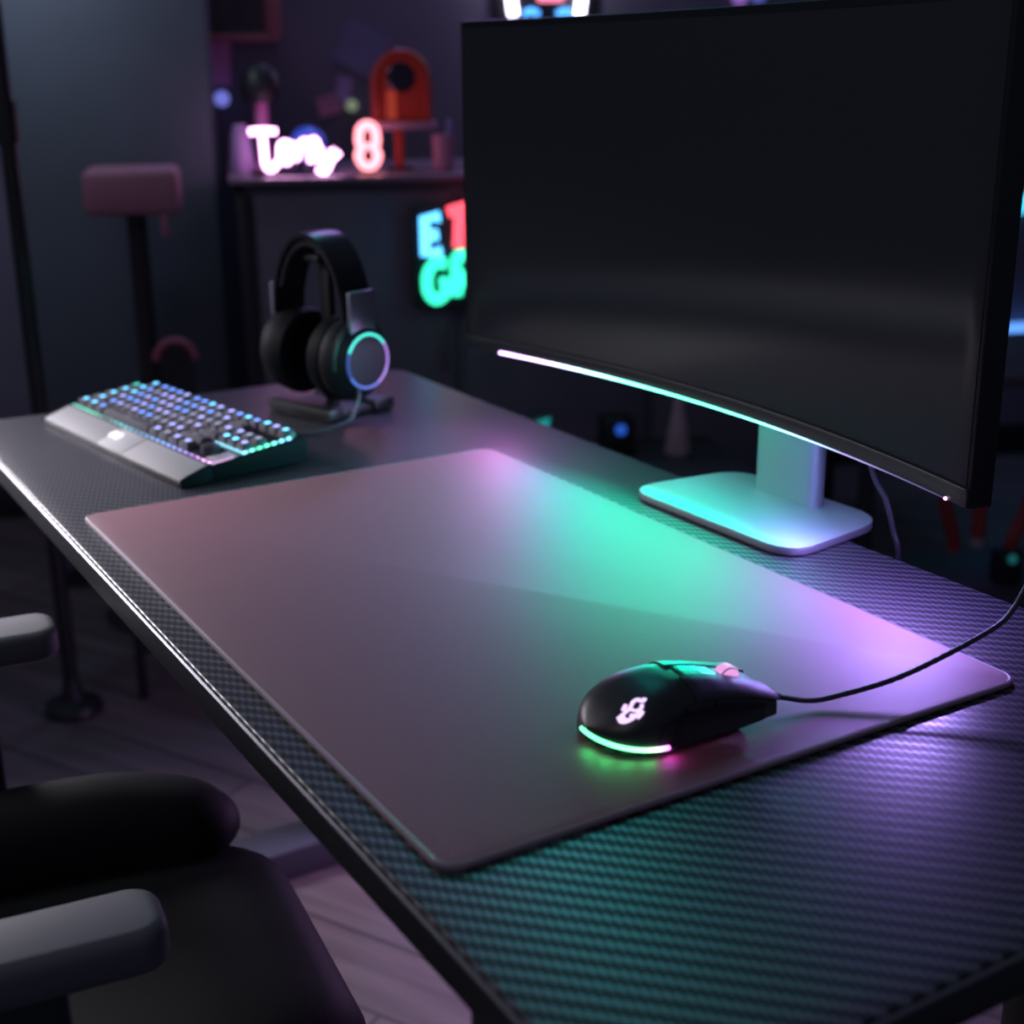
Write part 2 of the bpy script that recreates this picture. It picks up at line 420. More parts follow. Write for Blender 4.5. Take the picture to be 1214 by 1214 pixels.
def mpatch(s0, s1, t0, t1, off, name, material, nu=20, nv=10, depth=0.002, taper=0.0):
    f = lambda o: (lambda u, v: mpt(s0 + (s1 - s0) * u, t0 + (t1 - t0) * v + taper * (u - 0.5), o))
    b = MB(); b.grid(f(off), nu, nv, thick=f(off - depth)); return b.build(name, material, ms)
M_btn = mat('button_black', (0.018, 0.018, 0.024), 0.33)
mpatch(0.50, 1.005, 0.215, 0.465, 0.0009, 'main_button', M_btn, depth=0.0022)
mpatch(0.50, 1.005, 0.535, 0.785, 0.0009, 'main_button', M_btn, depth=0.0022)
mpatch(0.52, 0.74, 0.470, 0.530, 0.0003, 'centre_strip', mat('centre_gloss', (0.01, 0.01, 0.012), 0.2), depth=0.001)
mpatch(0.43, 0.60, 0.150, 0.200, 0.0014, 'thumb_button', M_blacksoft, depth=0.002)
mpatch(0.615, 0.80, 0.150, 0.195, 0.0014, 'thumb_button', M_blacksoft, depth=0.002)
# ribbed grip
g = MB()
def grip(u, v, o=0.0):
    s = 0.25 + 0.28 * u + 0.05 * v; t = 0.03 + 0.10 * v
    return mpt(s, t, 0.0003 + o + 0.0005 * (0.5 + 0.5 * math.sin(u * 2 * PI * 13)))
g.grid(lambda u, v: grip(u, v), 104, 6, thick=lambda u, v: grip(u, v, -0.0015))
g.build('side_grip', M_fabricdark, ms)
# wheel
m = MB(); Mw = Matrix.Translation((ML * 0.83, -0.001, 0.0228)) @ Matrix.Rotation(PI / 2, 4, 'X')
m.lathe([(0.0, -0.0042), (0.0054, -0.0042), (0.0068, -0.003), (0.0070, 0), (0.0068, 0.003), (0.0054, 0.0042), (0.0, 0.0042)], 32, Mw)
wheel = m.build('scroll_wheel', M_black, ms)
m = MB(); m.lathe([(0.0068, -0.0036), (0.0074, -0.0030), (0.0074, 0.0030), (0.0068, 0.0036)], 32, Mw)
m.lathe([(0.0, 0.0046), (0.0050, 0.0046), (0.0064, 0.0043)], 32, Mw)
m.build('wheel_light', glow('wheel_pink', (0.95, 0.42, 0.9), 0.9), wheel)
# rear glow rim
ring_pts = []
for k in range(41):
    a = -PI / 2 * 0.99 + (PI / 2 + 0.12) * 0.99 * k / 40
    s_ = 0.30 * (1 - math.cos(a)); ring_pts.append((s_ * ML, math.copysign(msec(max(s_, 0.0005))[0] + 0.0006, a) if abs(a) > 0.02 else 0, 0.0066 + 0.0022 * math.cos(a)))
m = MB(); m.tube(ring_pts, 0.0013, 8)
m.build('rear_light', ramp_glow('rim_glow', 0, 0.0, 0.033, [(0, (0.12, 1.0, 0.35), 1.0), (0.55, (0.25, 1.0, 0.42), 1.0), (0.74, (0.6, 1.0, 0.6), 1.0), (0.86, (1.0, 0.4, 0.95), 1.0), (1.0, (1.0, 0.15, 1.0), 1.0)], 3.8), ms)['label'] = 'glowing rim, green with a magenta end'
# emblem: a curled claw-like mark in light strokes on the rear hump
def on_shell(a, b): return mpt(0.150 + a * 0.95, 0.385 + b * 0.72, 0.0004)
m = MB()
for st in ([(-0.055, -0.025), (-0.02, 0.0), (0.02, 0.02), (0.045, 0.055)], [(0.0, -0.05), (0.02, -0.085), (-0.03, -0.1), (-0.05, -0.06), (-0.02, -0.04)],
           [(0.02, 0.02), (0.03, -0.03), (0.06, -0.045), (0.075, -0.01)], [(0.045, 0.055), (0.075, 0.06), (0.09, 0.02), (0.11, 0.03)], [(0.03, -0.06), (0.055, -0.085), (0.02, -0.12)], [(-0.01, 0.04), (0.02, 0.075)]):
    m.tube([on_shell(a.x, a.y) for a in smooth_path([(x, y, 0) for x, y in st], 5)], 0.0014, 6, flat=0.4)
m.build('emblem', glow('emblem_pink', (0.80, 0.58, 1.0), 1.4), ms)['label'] = 'glowing pale violet emblem'
# cable in the air up to the desk's back edge
Mi = Matrix.Translation(Vector((0.1255, 0.0672, PADZ))) @ Matrix.Rotation(math.radians(-4.5), 4, 'Z')
cab = [(0.234, 0.0505, 0.0145), (0.247, 0.045, 0.0120), (0.263, 0.038, 0.0085), (0.279, 0.033, 0.009), (0.317, 0.022, 0.0155), (0.359, 0.016, 0.026), (0.392, 0.013, 0.036), (0.404, 0.012, 0.045), (0.4085, 0.0095, 0.056), (0.415, 0.004, 0.075), (0.44, -0.015, 0.085), (0.48, -0.04, 0.06), (0.515, -0.06, 0.012), (0.525, -0.065, -0.08), (0.52, -0.06, -0.2)]
cp = smooth_path([Mi.inverted() @ Vector((x, y, z + DZ)) for x, y, z in cab], 14)
m = MB(); m.tube(cp, [0.00155 + 0.00022 * (i % 2) for i in range(len(cp))], 8)
m.tube([Mi.inverted() @ Vector((x, y, z + DZ)) for x, y, z in ((0.231, 0.0525, 0.0148), (0.247, 0.045, 0.0122))], [0.0032, 0.0022], 10)
m.build('cable', mat('braided_black', (0.025, 0.025, 0.03), 0.6), ms)['label'] = 'black braided cable'

# ------------------------------------------------------------------ keyboard
KO = (0.099, 0.684, DZ); KA = math.atan2(0.989, -0.146) - PI / 2      # local x to the rear, local y along the length
kb = thing('keyboard', 'black keyboard with glowing blue keys and a light grey wrist rest, by the headphones', 'keyboard', KO, KA)
KL, KD = 0.324, 0.134
prof = [(0.0305, 0.002), (0.0305, 0.0165), (0.050, 0.0185), (KD - 0.012, 0.0262), (KD - 0.002, 0.0262), (KD, 0.023), (KD, 0.002)]
def extrude_profile(mb, prof, y0, y1, bev=0.0008):
    Mx = Matrix(((1, 0, 0, 0), (0, 0, 1, 0), (0, 1, 0, 0), (0, 0, 0, 1)))    # (x, z, y) -> (x, y, z)
    mb.prism(prof, y0, y1, bev, 2, Mx)
m = MB(); extrude_profile(m, prof, 0, KL)
for y0 in (0.0, KL - 0.0025): extrude_profile(m, [(-0.0006, 0.001), (-0.0006, 0.0082), (0.004, 0.0102), (0.032, 0.0190), (0.032, 0.001)], y0, y0 + 0.0025)
m.build('case', mat('case_black', (0.006, 0.006, 0.010), 0.75, spec=0.15), kb)
M_rest = mat('wrist_rest_grey', (0.25, 0.245, 0.255), 0.5, bump=0.05)
wprof = [(0.0, 0.0015), (0.0, 0.0075), (0.004, 0.0092), (0.028, 0.0168), (0.030, 0.0165), (0.030, 0.0015)]
m = MB()
for y0, y1 in ((0.0027, 0.128), (0.186, KL - 0.0027)): extrude_profile(m, wprof, y0, y1)
wr_ = m.build('wrist_rest', M_rest, kb); wr_['label'] = 'light grey wrist rest'
m = MB(); extrude_profile(m, [(-0.0005, 0.001), (-0.0005, 0.0055), (0.003, 0.0075), (0.029, 0.0155), (0.029, 0.001)], 0.0027, KL - 0.0027); m.build('rest_underside', M_black, wr_)
m = MB(); extrude_profile(m, [(0.0003, 0.0015), (0.0003, 0.0078), (0.0043, 0.0096), (0.0285, 0.0173), (0.030, 0.017), (0.030, 0.0015)], 0.1285, 0.1855)
bd = m.build('badge_plate', mat('badge_pale', (0.35, 0.345, 0.36), 0.4), wr_)
m = MB()
sl = math.atan2(0.0076, 0.024)
for (cx, cy) in ((0.0165, 0.180), (0.0165, 0.168)):
    pts = [Vector((cx + 0.0042 * math.cos(a), cy + 0.0036 * math.sin(a), 0.0142 + (cx - 0.0165) * 0.32 + 0.0042 * math.cos(a) * 0.32)) for a in [2 * PI * k / 20 for k in range(20)]]
    m.tube(pts, 0.0015, 6, closed=True)
m.build('badge_logo', glow('badge_white', (1.0, 0.95, 1.0), 1.2), bd)['label'] = 'glowing white twin-ring logo'
# light strips round the front and the right-hand cluster
def ktop(x): return 0.0185 + (x - 0.05) / (KD - 0.062) * 0.0077 if x > 0.05 else 0.0165 + (x - 0.0305) * 0.1
m = MB(); pth = [(0.0335, 0.003 + 0.318 * k / 80, 0.0172 + 0.0004 * (k % 2)) for k in range(81)]
m.tube(pth, [0.0011 if k % 3 else 0.0016 for k in range(81)], 6)
m.tube([(0.0335 + 0.022 * k / 8, 0.0025, ktop(0.0335 + 0.022 * k / 8) + 0.0006) for k in range(9)], 0.0011, 6)
m.build('front_light', ramp_glow('front_kb_glow', 1, 0.0, KL, [(0, (1.0, 0.55, 1.0), 1.2), (0.12, (0.5, 0.2, 0.9), 0.6), (0.3, (0.2, 0.4, 1.0), 0.8), (0.5, (0.1, 0.5, 0.9), 0.35), (0.6, (0.1, 0.8, 0.9), 0.6), (0.72, (0.02, 0.4, 0.4), 0.15), (0.85, (0.1, 1.0, 0.7), 0.7), (1.0, (0.05, 0.8, 0.6), 0.5)], 2.6, beads=27), kb)
m = MB(); pth = [(0.066, 0.056 - 0.052 * k / 16, ktop(0.066) + 0.001) for k in range(17)] + [(0.066 + 0.054 * k / 18, 0.004, ktop(0.066 + 0.054 * k / 18) + 0.001) for k in range(1, 19)]
m.tube(pth, [0.0012 + 0.0006 * (k % 3 == 0) for k in range(len(pth))], 6)
m.build('cluster_light', ramp_glow('cluster_glow', 0, 0.064, 0.12, [(0, (0.25, 0.75, 1.0), 1.0), (0.12, (0.25, 0.85, 1.0), 1.0), (0.3, (0.1, 1.0, 0.5), 1.0), (0.55, (0.15, 1.0, 0.7), 1.0), (0.8, (0.2, 0.8, 1.0), 1.0), (1.0, (0.2, 0.6, 1.0), 1.0)], 3.6, beads=7), kb)
# keys
M_cap = mat('keycap_grey', (0.07, 0.066, 0.078), 0.4)
LEG = {'cyan': glow('legend_cyan', (0.14, 0.60, 1.0), 3.2), 'blue': glow('legend_blue', (0.14, 0.30, 1.0), 2.6), 'violet': glow('legend_violet', (0.40, 0.40, 1.0), 2.2),
       'teal': glow('legend_teal', (0.06, 0.9, 0.7), 1.6), 'pale': glow('legend_pale', (0.6, 0.6, 0.95), 0.8), 'dim': mat('legend_dim', (0.22, 0.2, 0.22), 0.5)}
_caps = {}
def cap_mesh(w, d, kind):
    k = (round(w, 4), round(d, 4), kind)
    if k not in _caps:
        m = MB(); b = bmesh.new(); t = 0.0017; h = 0.0072
        lo = [b.verts.new(v) for v in ((-d / 2, -w / 2, 0), (d / 2, -w / 2, 0), (d / 2, w / 2, 0), (-d / 2, w / 2, 0))]
        hi = [b.verts.new(v) for v in ((-d / 2 + t, -w / 2 + t, h), (d / 2 - t * 1.3, -w / 2 + t, h), (d / 2 - t * 1.3, w / 2 - t, h), (-d / 2 + t, w / 2 - t, h))]
        b.faces.new(hi); b.faces.new(lo[::-1])
        for i in range(4): b.faces.new((lo[i], lo[(i + 1) % 4], hi[(i + 1) % 4], hi[i]))
        bmesh.ops.bevel(b, geom=[x for x in b.edges if max(v.co.z for v in x.verts) > h * 0.5], offset=0.0009, segments=2, profile=0.5, affect='EDGES')
        m.merge(b)
        m.mi = 1
        lw, ld = min(0.0068, w * 0.5), 0.0056
        m.prism([(x + 0.0005, y) for x, y in rrect(-ld / 2, ld / 2, -lw / 2, lw / 2, 0.0012, 3)], h - 0.0002, h + 0.00015)
        m.mi = 0
        _caps[k] = m.mesh('key', [M_cap, LEG[kind]])
    return _caps[k]
PU, PV = 0.01735, 0.0150
rows = [  # from the front row to the rear; widths in key units, from the right end of the main block leftwards
    [1.25, 1.25, 1.25, 1.25, 6.25, 1.25, 1.25, 1.25],
    [2.75] + [1] * 10 + [2.25],
    [2.25] + [1] * 11 + [1.75],
    [1.5] + [1] * 12 + [1.5],
    [2] + [1] * 13,
    [1] * 4 + [0.33] + [1] * 4 + [0.33] + [1] * 4 + [0.34] + [1]]
y_main = 0.060
tilt = math.atan2(0.0077, KD - 0.062)
for ri, row in enumerate(rows):
    x = 0.0445 + ri * PV
    y = y_main
    for ki, w in enumerate(row):
        wid = w * PU
        if not (ri == 5 and w < 0.9):
            f = (y + wid / 2) / KL
            rnd = random.random()
            if w > 5: kind = 'dim'
            elif f > 0.88: kind = random.choice(['cyan', 'teal', 'cyan'])
            elif w >= 2.0: kind = 'dim'
            elif f > 0.5: kind = 'blue' if rnd < 0.55 else ('violet' if rnd < 0.8 else 'pale')
            elif ri == 5: kind = random.choice(['blue', 'cyan', 'violet'])
            else: kind = 'violet' if rnd < 0.4 else ('pale' if rnd < 0.75 else 'blue')
            o = put('key', cap_mesh(wid - 0.0018, PV - 0.0016, kind), kb, (x, y + wid / 2, ktop(x) - 0.0005)); o.rotation_euler = (0, -tilt, 0)
        y += wid
for ri in range(3):
    x = 0.0445 + (ri + (2 if ri < 2 else 3)) * PV
    for ki in range(3):
        o = put('key', cap_mesh(PU - 0.0018, PV - 0.0016, ('cyan', 'pale', 'cyan')[ri] if (ki + ri) % 3 else 'violet'), kb, (x, 0.006 + PU * (ki + 0.5) - 0.001, ktop(x) + 0.0005)); o.rotation_euler = (0, -tilt, 0)
m = MB(); m.box((0.050, 0.014, 0.0186), (0.024, 0.022, 0.001), 0.0003, rot=(0, -0.08, 0)); m.build('corner_plate', mat('lavender_plate', (0.35, 0.33, 0.40), 0.4), kb)
m = MB(); m.lathe([(0, 0.0), (0.0085, 0.0), (0.0092, 0.001), (0.0088, 0.008), (0.007, 0.0092), (0.0, 0.0095)], 28, Matrix.Translation((0.049, 0.034, 0.0180)))
m.build('knob', M_blacksoft, kb)

# ------------------------------------------------------------------ headphone stand and headphones
hx, hy = 0.328, 0.876
HA = math.atan2(-0.95, 0.30)          # local x = ear-to-ear axis towards the lit cup
A = Vector((math.cos(HA), math.sin(HA), 0)); Bv = Vector((-A.y, A.x, 0))
st = thing('headphone_stand', 'black headphone stand with a flat two-bar base at the far end of the desk', 'headphone stand', (0.336, 0.906, DZ), HA)
m = MB(); m.box((0.01, -0.034, 0.0075), (0.104, 0.022, 0.013), 0.003); m.build('base_bar', M_black, st)
m = MB(); m.box((0.01, 0.038, 0.0075), (0.104, 0.03, 0.013), 0.003); m.build('base_bar', M_black, st)
m = MB(); m.box((0.012, 0.0, 0.005), (0.09, 0.09, 0.008), 0.002); m.build('base_plate', M_blackmetal, st)
m = MB(); m.box((0.022, -0.004, 0.088), (0.016, 0.010, 0.165), 0.003); m.build('post', M_black, st)
m = MB(); m.box((0.022, -0.008, 0.1715), (0.024, 0.036, 0.008), 0.003); m.build('cradle', M_black, st)
hp = thing('headphones', 'black over-ear headphones with a glowing ring on one cup, hanging on their stand', 'headphones', (hx, hy, DZ), HA)
HZC, HRX = 0.069, 0.057
def band(phi, r_out, yy, lift=0.0):
    """point on the arch, phi 0 = lit side .. pi = other side"""
    return Vector((HRX * math.cos(phi) * r_out, yy, 0.112 + lift + 0.089 * math.sin(phi) * r_out))
def arch(y0, y1, ra, rb, p0=0.0, p1=PI, n=40, mid=0.0):
    mb = MB()
    f = lambda rr: (lambda u, v: band(p0 + (p1 - p0) * u, rr - 0.012 * (2 * v - 1) ** 2, y0 + (y1 - y0) * v))
    mb.grid(f(ra), n, 8, thick=f(rb)); return mb
arch(-0.021, 0.021, 1.0, 0.945).build('headband', mat('headband_black', (0.016, 0.016, 0.02), 0.33), hp)
arch(-0.017, 0.017, 0.94, 0.85, 0.35, PI - 0.35).build('band_cushion', M_fabricdark, hp)
for sgn in (1, -1):
    m = MB(); m.box((sgn * 0.0625, 0, 0.112), (0.006, 0.036, 0.062), 0.002); m.build('slider', mat('slider_grey', (0.28, 0.28, 0.33), 0.35, metal=0.5), hp)
    # yoke
    m = MB(); m.tube([(sgn * 0.058, 0.037 * math.cos(a), HZC + 0.041 * math.sin(a)) for a in [PI * (-0.05 + 1.1 * k / 24) for k in range(25)]], 0.0035, 8)
    m.build('yoke', M_black, hp)
    R = Matrix.Translation((sgn * 0.0275, 0, HZC)) @ Matrix.Rotation(sgn * PI / 2, 4, 'Y')
    m = MB(); m.lathe([(0.020, 0.0), (0.024, -0.006), (0.034, -0.010), (0.044, -0.006), (0.048, 0.004), (0.046, 0.013), (0.036, 0.016)], 40, R)
    m.build('ear_pad', M_leather, hp)
    m = MB(); m.lathe([(0.0, 0.006), (0.044, 0.012), (0.046, 0.018), (0.044, 0.026), (0.036, 0.036), (0.0310, 0.042), (0.027, 0.0425), (0.0, 0.0412)], 44, R)
    cup = m.build('ear_cup', mat('cup_black', (0.008, 0.009, 0.012), 0.6, spec=0.3), hp)
    m = MB()
    cols = ['ring_cyan', 'ring_violet', 'ring_blue', 'ring_indigo']
    for lo, hi_, ix in ((35, 155, 0), (-62, 35, 1), (-150, -62, 2), (-205, -150, 3)):
        m.mi = ix
        # angle measured in the cup's face: 0 towards +y, 90 up
        pts = [R.inverted() @ Vector((sgn * 0.0697, 0.0285 * math.cos(math.radians(a)) * (1), HZC + 0.0285 * math.sin(math.radians(a)))) for a in [lo + (hi_ - lo) * k / 18 for k in range(19)]]
        m.tube([R @ q for q in pts], 0.0015, 8)
    m.build('light_ring', [glow('ring_cyan', (0.08, 0.9, 0.78), 1.4), glow('ring_violet', (0.55, 0.25, 1.0), 0.9), glow('ring_blue', (0.12, 0.25, 1.0), 0.8), glow('ring_indigo', (0.06, 0.14, 0.8), 0.5)] if sgn > 0 else [M_black] * 4, cup)
# cable from the lit cup along the desk towards the keyboard
Mh = (Matrix.Translation(Vector((hx, hy, DZ))) @ Matrix.Rotation(HA, 4, 'Z')).inverted()
m = MB(); m.tube(smooth_path([Vector((0.066, -0.012, HZC - 0.026)), Vector((0.071, -0.016, HZC - 0.036)), Vector((0.072, -0.022, 0.024)), Vector((0.074, -0.034, 0.012)), Mh @ Vector((0.285, 0.80, DZ + 0.003)), Mh @ Vector((0.262, 0.81, DZ + 0.0025)), Mh @ Vector((0.240, 0.825, DZ + 0.0025)), Mh @ Vector((0.236, 0.87, DZ + 0.0025))], 8), 0.0020, 8)
m.build('cable', mat('cable_slate', (0.05, 0.05, 0.07), 0.45), hp)

# ------------------------------------------------------------------ chair
CHX, CHY, CHA = -0.20, 0.39, math.radians(-6.5)
ch = thing('gaming_chair', 'black leather gaming chair with padded armrests pulled up to the desk', 'chair', (CHX, CHY, 0), CHA)
ST = DZ - 0.235
def cushion(x0, x1, y0, y1, z0, z1, r, crown=0.0, nose=0.0):
    """padded block: rounded plan, soft rim, crowned top"""
    b = bmesh.new(); bmesh.ops.create_grid(b, x_segments=2, y_segments=2, size=0.5); b.free()
    mb = MB(); n = 40; rings = []
    plan = rrect(-0.5, 0.5, -0.5, 0.5, 0.5 * r, 9)
    L, W, cx, cy = x1 - x0, y1 - y0, (x0 + x1) / 2, (y0 + y1) / 2
    prof = [(0.0, 0.0), (0.75, 0.0), (0.93, 0.06), (0.985, 0.2), (1.0, 0.42), (0.992, 0.62), (0.96, 0.80), (0.89, 0.91), (0.78, 0.965), (0.6, 0.99), (0.35, 1.0), (0.0, 1.0)]
    b = bmesh.new(); rr = []
    for s, z in prof:
        if s == 0: rr.append([b.verts.new((cx, cy, z0 + (z1 - z0) * z + (crown if z > 0.5 else 0)))])
        else: rr.append([b.verts.new((cx + px * L * s, cy + py * W * s, z0 + (z1 - z0) * z + (crown * (1 - s * s) if z > 0.5 else 0))) for px, py in plan])
    k = len(plan)
    for Aa, Bb in zip(rr, rr[1:]):
        for i in range(k):
            j = (i + 1) % k
            if len(Aa) == 1: b.faces.new((Aa[0], Bb[j], Bb[i]))
            elif len(Bb) == 1: b.faces.new((Aa[i], Aa[j], Bb[0]))
            else: b.faces.new((Aa[i], Aa[j], Bb[j], Bb[i]))
    bmesh.ops.recalc_face_normals(b, faces=b.faces)
    mb.merge(b); return mb
cushion(-0.26, 0.282, -0.20, 0.172, ST - 0.105, ST, 0.52, 0.006).build('seat', M_leather, ch)
def bolster(ys, name, lift, end):
    sg = math.copysign(1, ys)
    m = MB(); pth = smooth_path([(-0.26, ys, ST - 0.03 + lift), (-0.1, ys, ST - 0.018 + lift), (end - 0.16, ys, ST - 0.018 + lift), (end - 0.07, ys - sg * 0.003, ST - 0.020 + lift), (end - 0.016, ys - sg * 0.010, ST - 0.032 + lift), (end, ys - sg * 0.016, ST - 0.050 + lift)], 8)
    rad = [0.058] * (len(pth) - 8) + [0.057, 0.056, 0.055, 0.052, 0.047, 0.039, 0.027, 0.010]
    m.tube(pth, rad, 20); m.build(name, M_leather, ch)
bolster(0.150, 'side_bolster', 0.016, 0.215); bolster(-0.165, 'side_bolster', -0.01, 0.06)
ATOP = DZ - 0.076
for ya in (0.250, -0.210):
    m = MB(); m.prism([(x, y + ya) for x, y in rrect(-0.16, 0.135, -0.027, 0.027, 0.018, 7)], ATOP - 0.028, ATOP, 0.008, 4); arm = m.build('armrest', M_armpad, ch)
    m = MB(); m.box((0.045, ya, ATOP - 0.135), (0.070, 0.026, 0.216), 0.006); m.build('armrest_post', M_black, arm)
    m = MB(); m.box((0.02, ya * 0.85, ATOP - 0.252), (0.06, 0.10, 0.02), 0.004); m.build('armrest_bracket', M_black, arm)
# backrest: tall winged back behind the seat
m = MB()
def back(u, v, o=0.0):
    w = 0.21 + 0.04 * math.sin(PI * min(1, u * 1.3)) - 0.07 * max(0, u - 0.7) / 0.3
    y = (2 * v - 1) * w
    return Vector((-0.27 - 0.16 * u + 0.05 * abs(2 * v - 1) ** 3 + o, y, ST - 0.02 + 0.66 * u))
m.grid(lambda u, v: back(u, v), 24, 20, thick=lambda u, v: back(u, v, -0.07)); m.build('backrest', M_leather, ch)
m = MB(); m.lathe([(0, 0.07), (0.03, 0.07), (0.03, 0.20), (0.022, 0.20), (0.022, ST - 0.10), (0.09, ST - 0.10), (0.09, ST - 0.085), (0, ST - 0.085)], 24); m.build('gas_lift', M_black, ch)
for k in range(5):
    a = 2 * PI * k / 5 + 0.5
    m = MB(); m.tube([(0.02 * math.cos(a), 0.02 * math.sin(a), 0.085), (0.27 * math.cos(a), 0.27 * math.sin(a), 0.065)], [0.024, 0.014], 10); lg = m.build('base_arm', M_black, ch)
    m = MB(); cx, cy = 0.27 * math.cos(a), 0.27 * math.sin(a)
    m.lathe([(0, -0.018), (0.02, -0.018), (0.0255, -0.014), (0.0255, 0.014), (0.02, 0.018), (0, 0.018)], 20, Matrix.Translation((cx, cy, 0.026)) @ Matrix.Rotation(a, 4, 'Z') @ Matrix.Rotation(PI / 2, 4, 'X'))
    m.box((cx, cy, 0.05), (0.012, 0.012, 0.03), 0.002); m.build('caster', M_black, lg)

# ------------------------------------------------------------------ background: sideboard and what stands on it
TOPZ = 0.918 + HZ
M_cab = mat('dark_cabinet', (0.13, 0.125, 0.17), 0.5, noise=0.15, nscale=6)
cabt = thing('sideboard', 'tall dark cabinet carrying the pink neon script sign, against the back wall', 'cabinet', RP(0, 2.6), ROT)
m = MB(); m.box((0.60, 0.235, TOPZ - 0.005), (1.22, 0.49, 0.010), 0.003); m.build('top_board', mat('cabinet_top', (0.24, 0.15, 0.21), 0.3), cabt)
m = MB(); m.box((0.60, 0.245, (TOPZ + 0.03) / 2), (1.17, 0.44, TOPZ - 0.052), 0.003); m.build('body', M_cab, cabt)
for k in range(3):
    m = MB(); m.box((0.075 + 0.19 + k * 0.385 - 0.05, 0.018, TOPZ / 2 + 0.02), (0.365, 0.02, TOPZ - 0.10), 0.004); d = m.build('cabinet_door', M_cab, cabt)
    m = MB(); m.box((0.075 + 0.35 + k * 0.385 - 0.05, 0.002, TOPZ * 0.62), (0.010, 0.014, 0.10), 0.003); m.build('door_handle', M_edge, d)
for x in (0.012, 1.188):
    for y in (0.012, 0.455):
        m = MB(); m.box((x, y, (TOPZ - 0.025) / 2), (0.022, 0.022, TOPZ - 0.025), 0.002); m.build('leg', M_blackmetal, cabt)

def on_top(name, label, cat, r, f): return thing(name, label, cat, RP(r, f, TOPZ), ROT)
def strokes(mb, sts, r, y=0.0, n=6):
    for s_ in sts: mb.tube(smooth_path([(x, y, z) for x, z in s_], n), r, 10)
M_neonpink = glow('neon_white_pink', (1.0, 0.45, 0.93), 7.0)
sg = on_top('neon_sign', 'small glowing white-pink neon sign in joined script on the cabinet top', 'neon sign', 0.027, 2.66)
m = MB(); strokes(m, [[(0.006, 0.079), (0.03, 0.081), (0.056, 0.079)], [(0.030, 0.080), (0.031, 0.05), (0.033, 0.020), (0.044, 0.012), (0.060, 0.030)]], 0.0062); m.build('letter', M_neonpink, sg)
m = MB(); strokes(m, [[(0.060, 0.030), (0.062, 0.055), (0.076, 0.058), (0.082, 0.040), (0.074, 0.024), (0.062, 0.030), (0.066, 0.050), (0.090, 0.055)]], 0.0055); m.build('letter', M_neonpink, sg)
m = MB(); strokes(m, [[(0.090, 0.055), (0.092, 0.028), (0.096, 0.052), (0.108, 0.062), (0.114, 0.046), (0.116, 0.022)], [(0.112, 0.05), (0.122, 0.064), (0.130, 0.054), (0.130, 0.022)]], 0.0055); m.build('letter', M_neonpink, sg)
m = MB(); strokes(m, [[(0.134, 0.050), (0.137, 0.026), (0.148, 0.022), (0.156, 0.046), (0.150, 0.018), (0.140, 0.004), (0.126, 0.010)], [(0.144, 0.014), (0.158, 0.030), (0.170, 0.040)]], 0.0055); m.build('letter', M_neonpink, sg)
m = MB(); m.box((0.085, 0.012, 0.004), (0.16, 0.03, 0.008), 0.002); m.build('stand', M_black, sg)
eg = on_top('neon_light', 'glowing coral-pink upright neon in a stacked-loop shape, between script sign and red arch', 'neon light', 0.252, 2.68)
m = MB(); zz = [0.012, 0.030, 0.048, 0.066, 0.080]
m.tube(smooth_path([(0.0, 0, 0.008), (0.012, 0, 0.018), (0.018, 0, 0.032), (0.013, 0, 0.044), (0.016, 0, 0.060), (0.013, 0, 0.080), (0.0, 0, 0.088), (-0.013, 0, 0.080), (-0.016, 0, 0.060), (-0.013, 0, 0.044), (-0.018, 0, 0.032), (-0.012, 0, 0.018)], 6, True), 0.0085, 10, closed=True)
m.tube(smooth_path([(-0.012, 0, 0.044), (0, 0, 0.050), (0.012, 0, 0.044)], 5), 0.005, 8); m.build('tube', glow('neon_coral', (1.0, 0.28, 0.33), 3.2), eg)
m = MB(); m.box((0, 0.008, 0.003), (0.04, 0.03, 0.006), 0.002); m.build('foot', M_black, eg)
# red arch on a post
M_red = mat('red_lacquer', (0.32, 0.028, 0.018), 0.45, emit=(1.0, 0.05, 0.03), estr=0.02)
M_reddim = mat('red_lacquer_dim', (0.28, 0.025, 0.02), 0.5, emit=(1.0, 0.05, 0.03), estr=0.05)
ar = on_top('arch_lamp', 'red glowing arch-shaped lamp with a round dark opening, raised on a thin red post', 'lamp', 0.326, 2.75)
def arch_outline(w, h, n=16):
    return [(-w, 0), (w, 0)] + [(w * math.cos(PI * k / n), h - w + w * math.sin(PI * k / n)) for k in range(n + 1)]
Rx = Matrix(((1, 0, 0, 0), (0, 0, -1, 0), (0, 1, 0, 0), (0, 0, 0, 1)))
m = MB(); m.prism(arch_outline(0.057, 0.132), -0.012, 0.012, 0.003, 2, Matrix.Translation((0, 0, 0.088)) @ Rx); ab = m.build('arch_body', M_reddim, ar)
m = MB(); m.tube([(x * 0.86, -0.013, z * 0.95 + 0.090) for x, z in arch_outline(0.057, 0.132)], 0.0085, 8, closed=True); m.build('arch_rim', M_red, ab)
m = MB(); m.lathe([(0, 0.0), (0.024, 0.0), (0.028, 0.003), (0.024, 0.006), (0, 0.005)], 32, Matrix.Translation((-0.002, -0.016, 0.172)) @ Matrix.Rotation(PI / 2, 4, 'X')); m.build('opening', mat('dark_opening', (0.015, 0.012, 0.03), 0.3), ar)
m = MB(); m.box((-0.020, -0.0135, 0.120), (0.018, 0.006, 0.055), 0.002); m.build('inner_bar', glow('inner_bar_red', (1.0, 0.10, 0.05), 0.3), ar)
m = MB(); m.box((0.004, 0, 0.083), (0.128, 0.05, 0.014), 0.003); m.build('tray', mat('tray_pink', (0.45, 0.25, 0.40), 0.5), ar)
m = MB(); m.box((-0.007, 0, 0.04), (0.017, 0.017, 0.075), 0.003); m.build('post', M_red, ar)
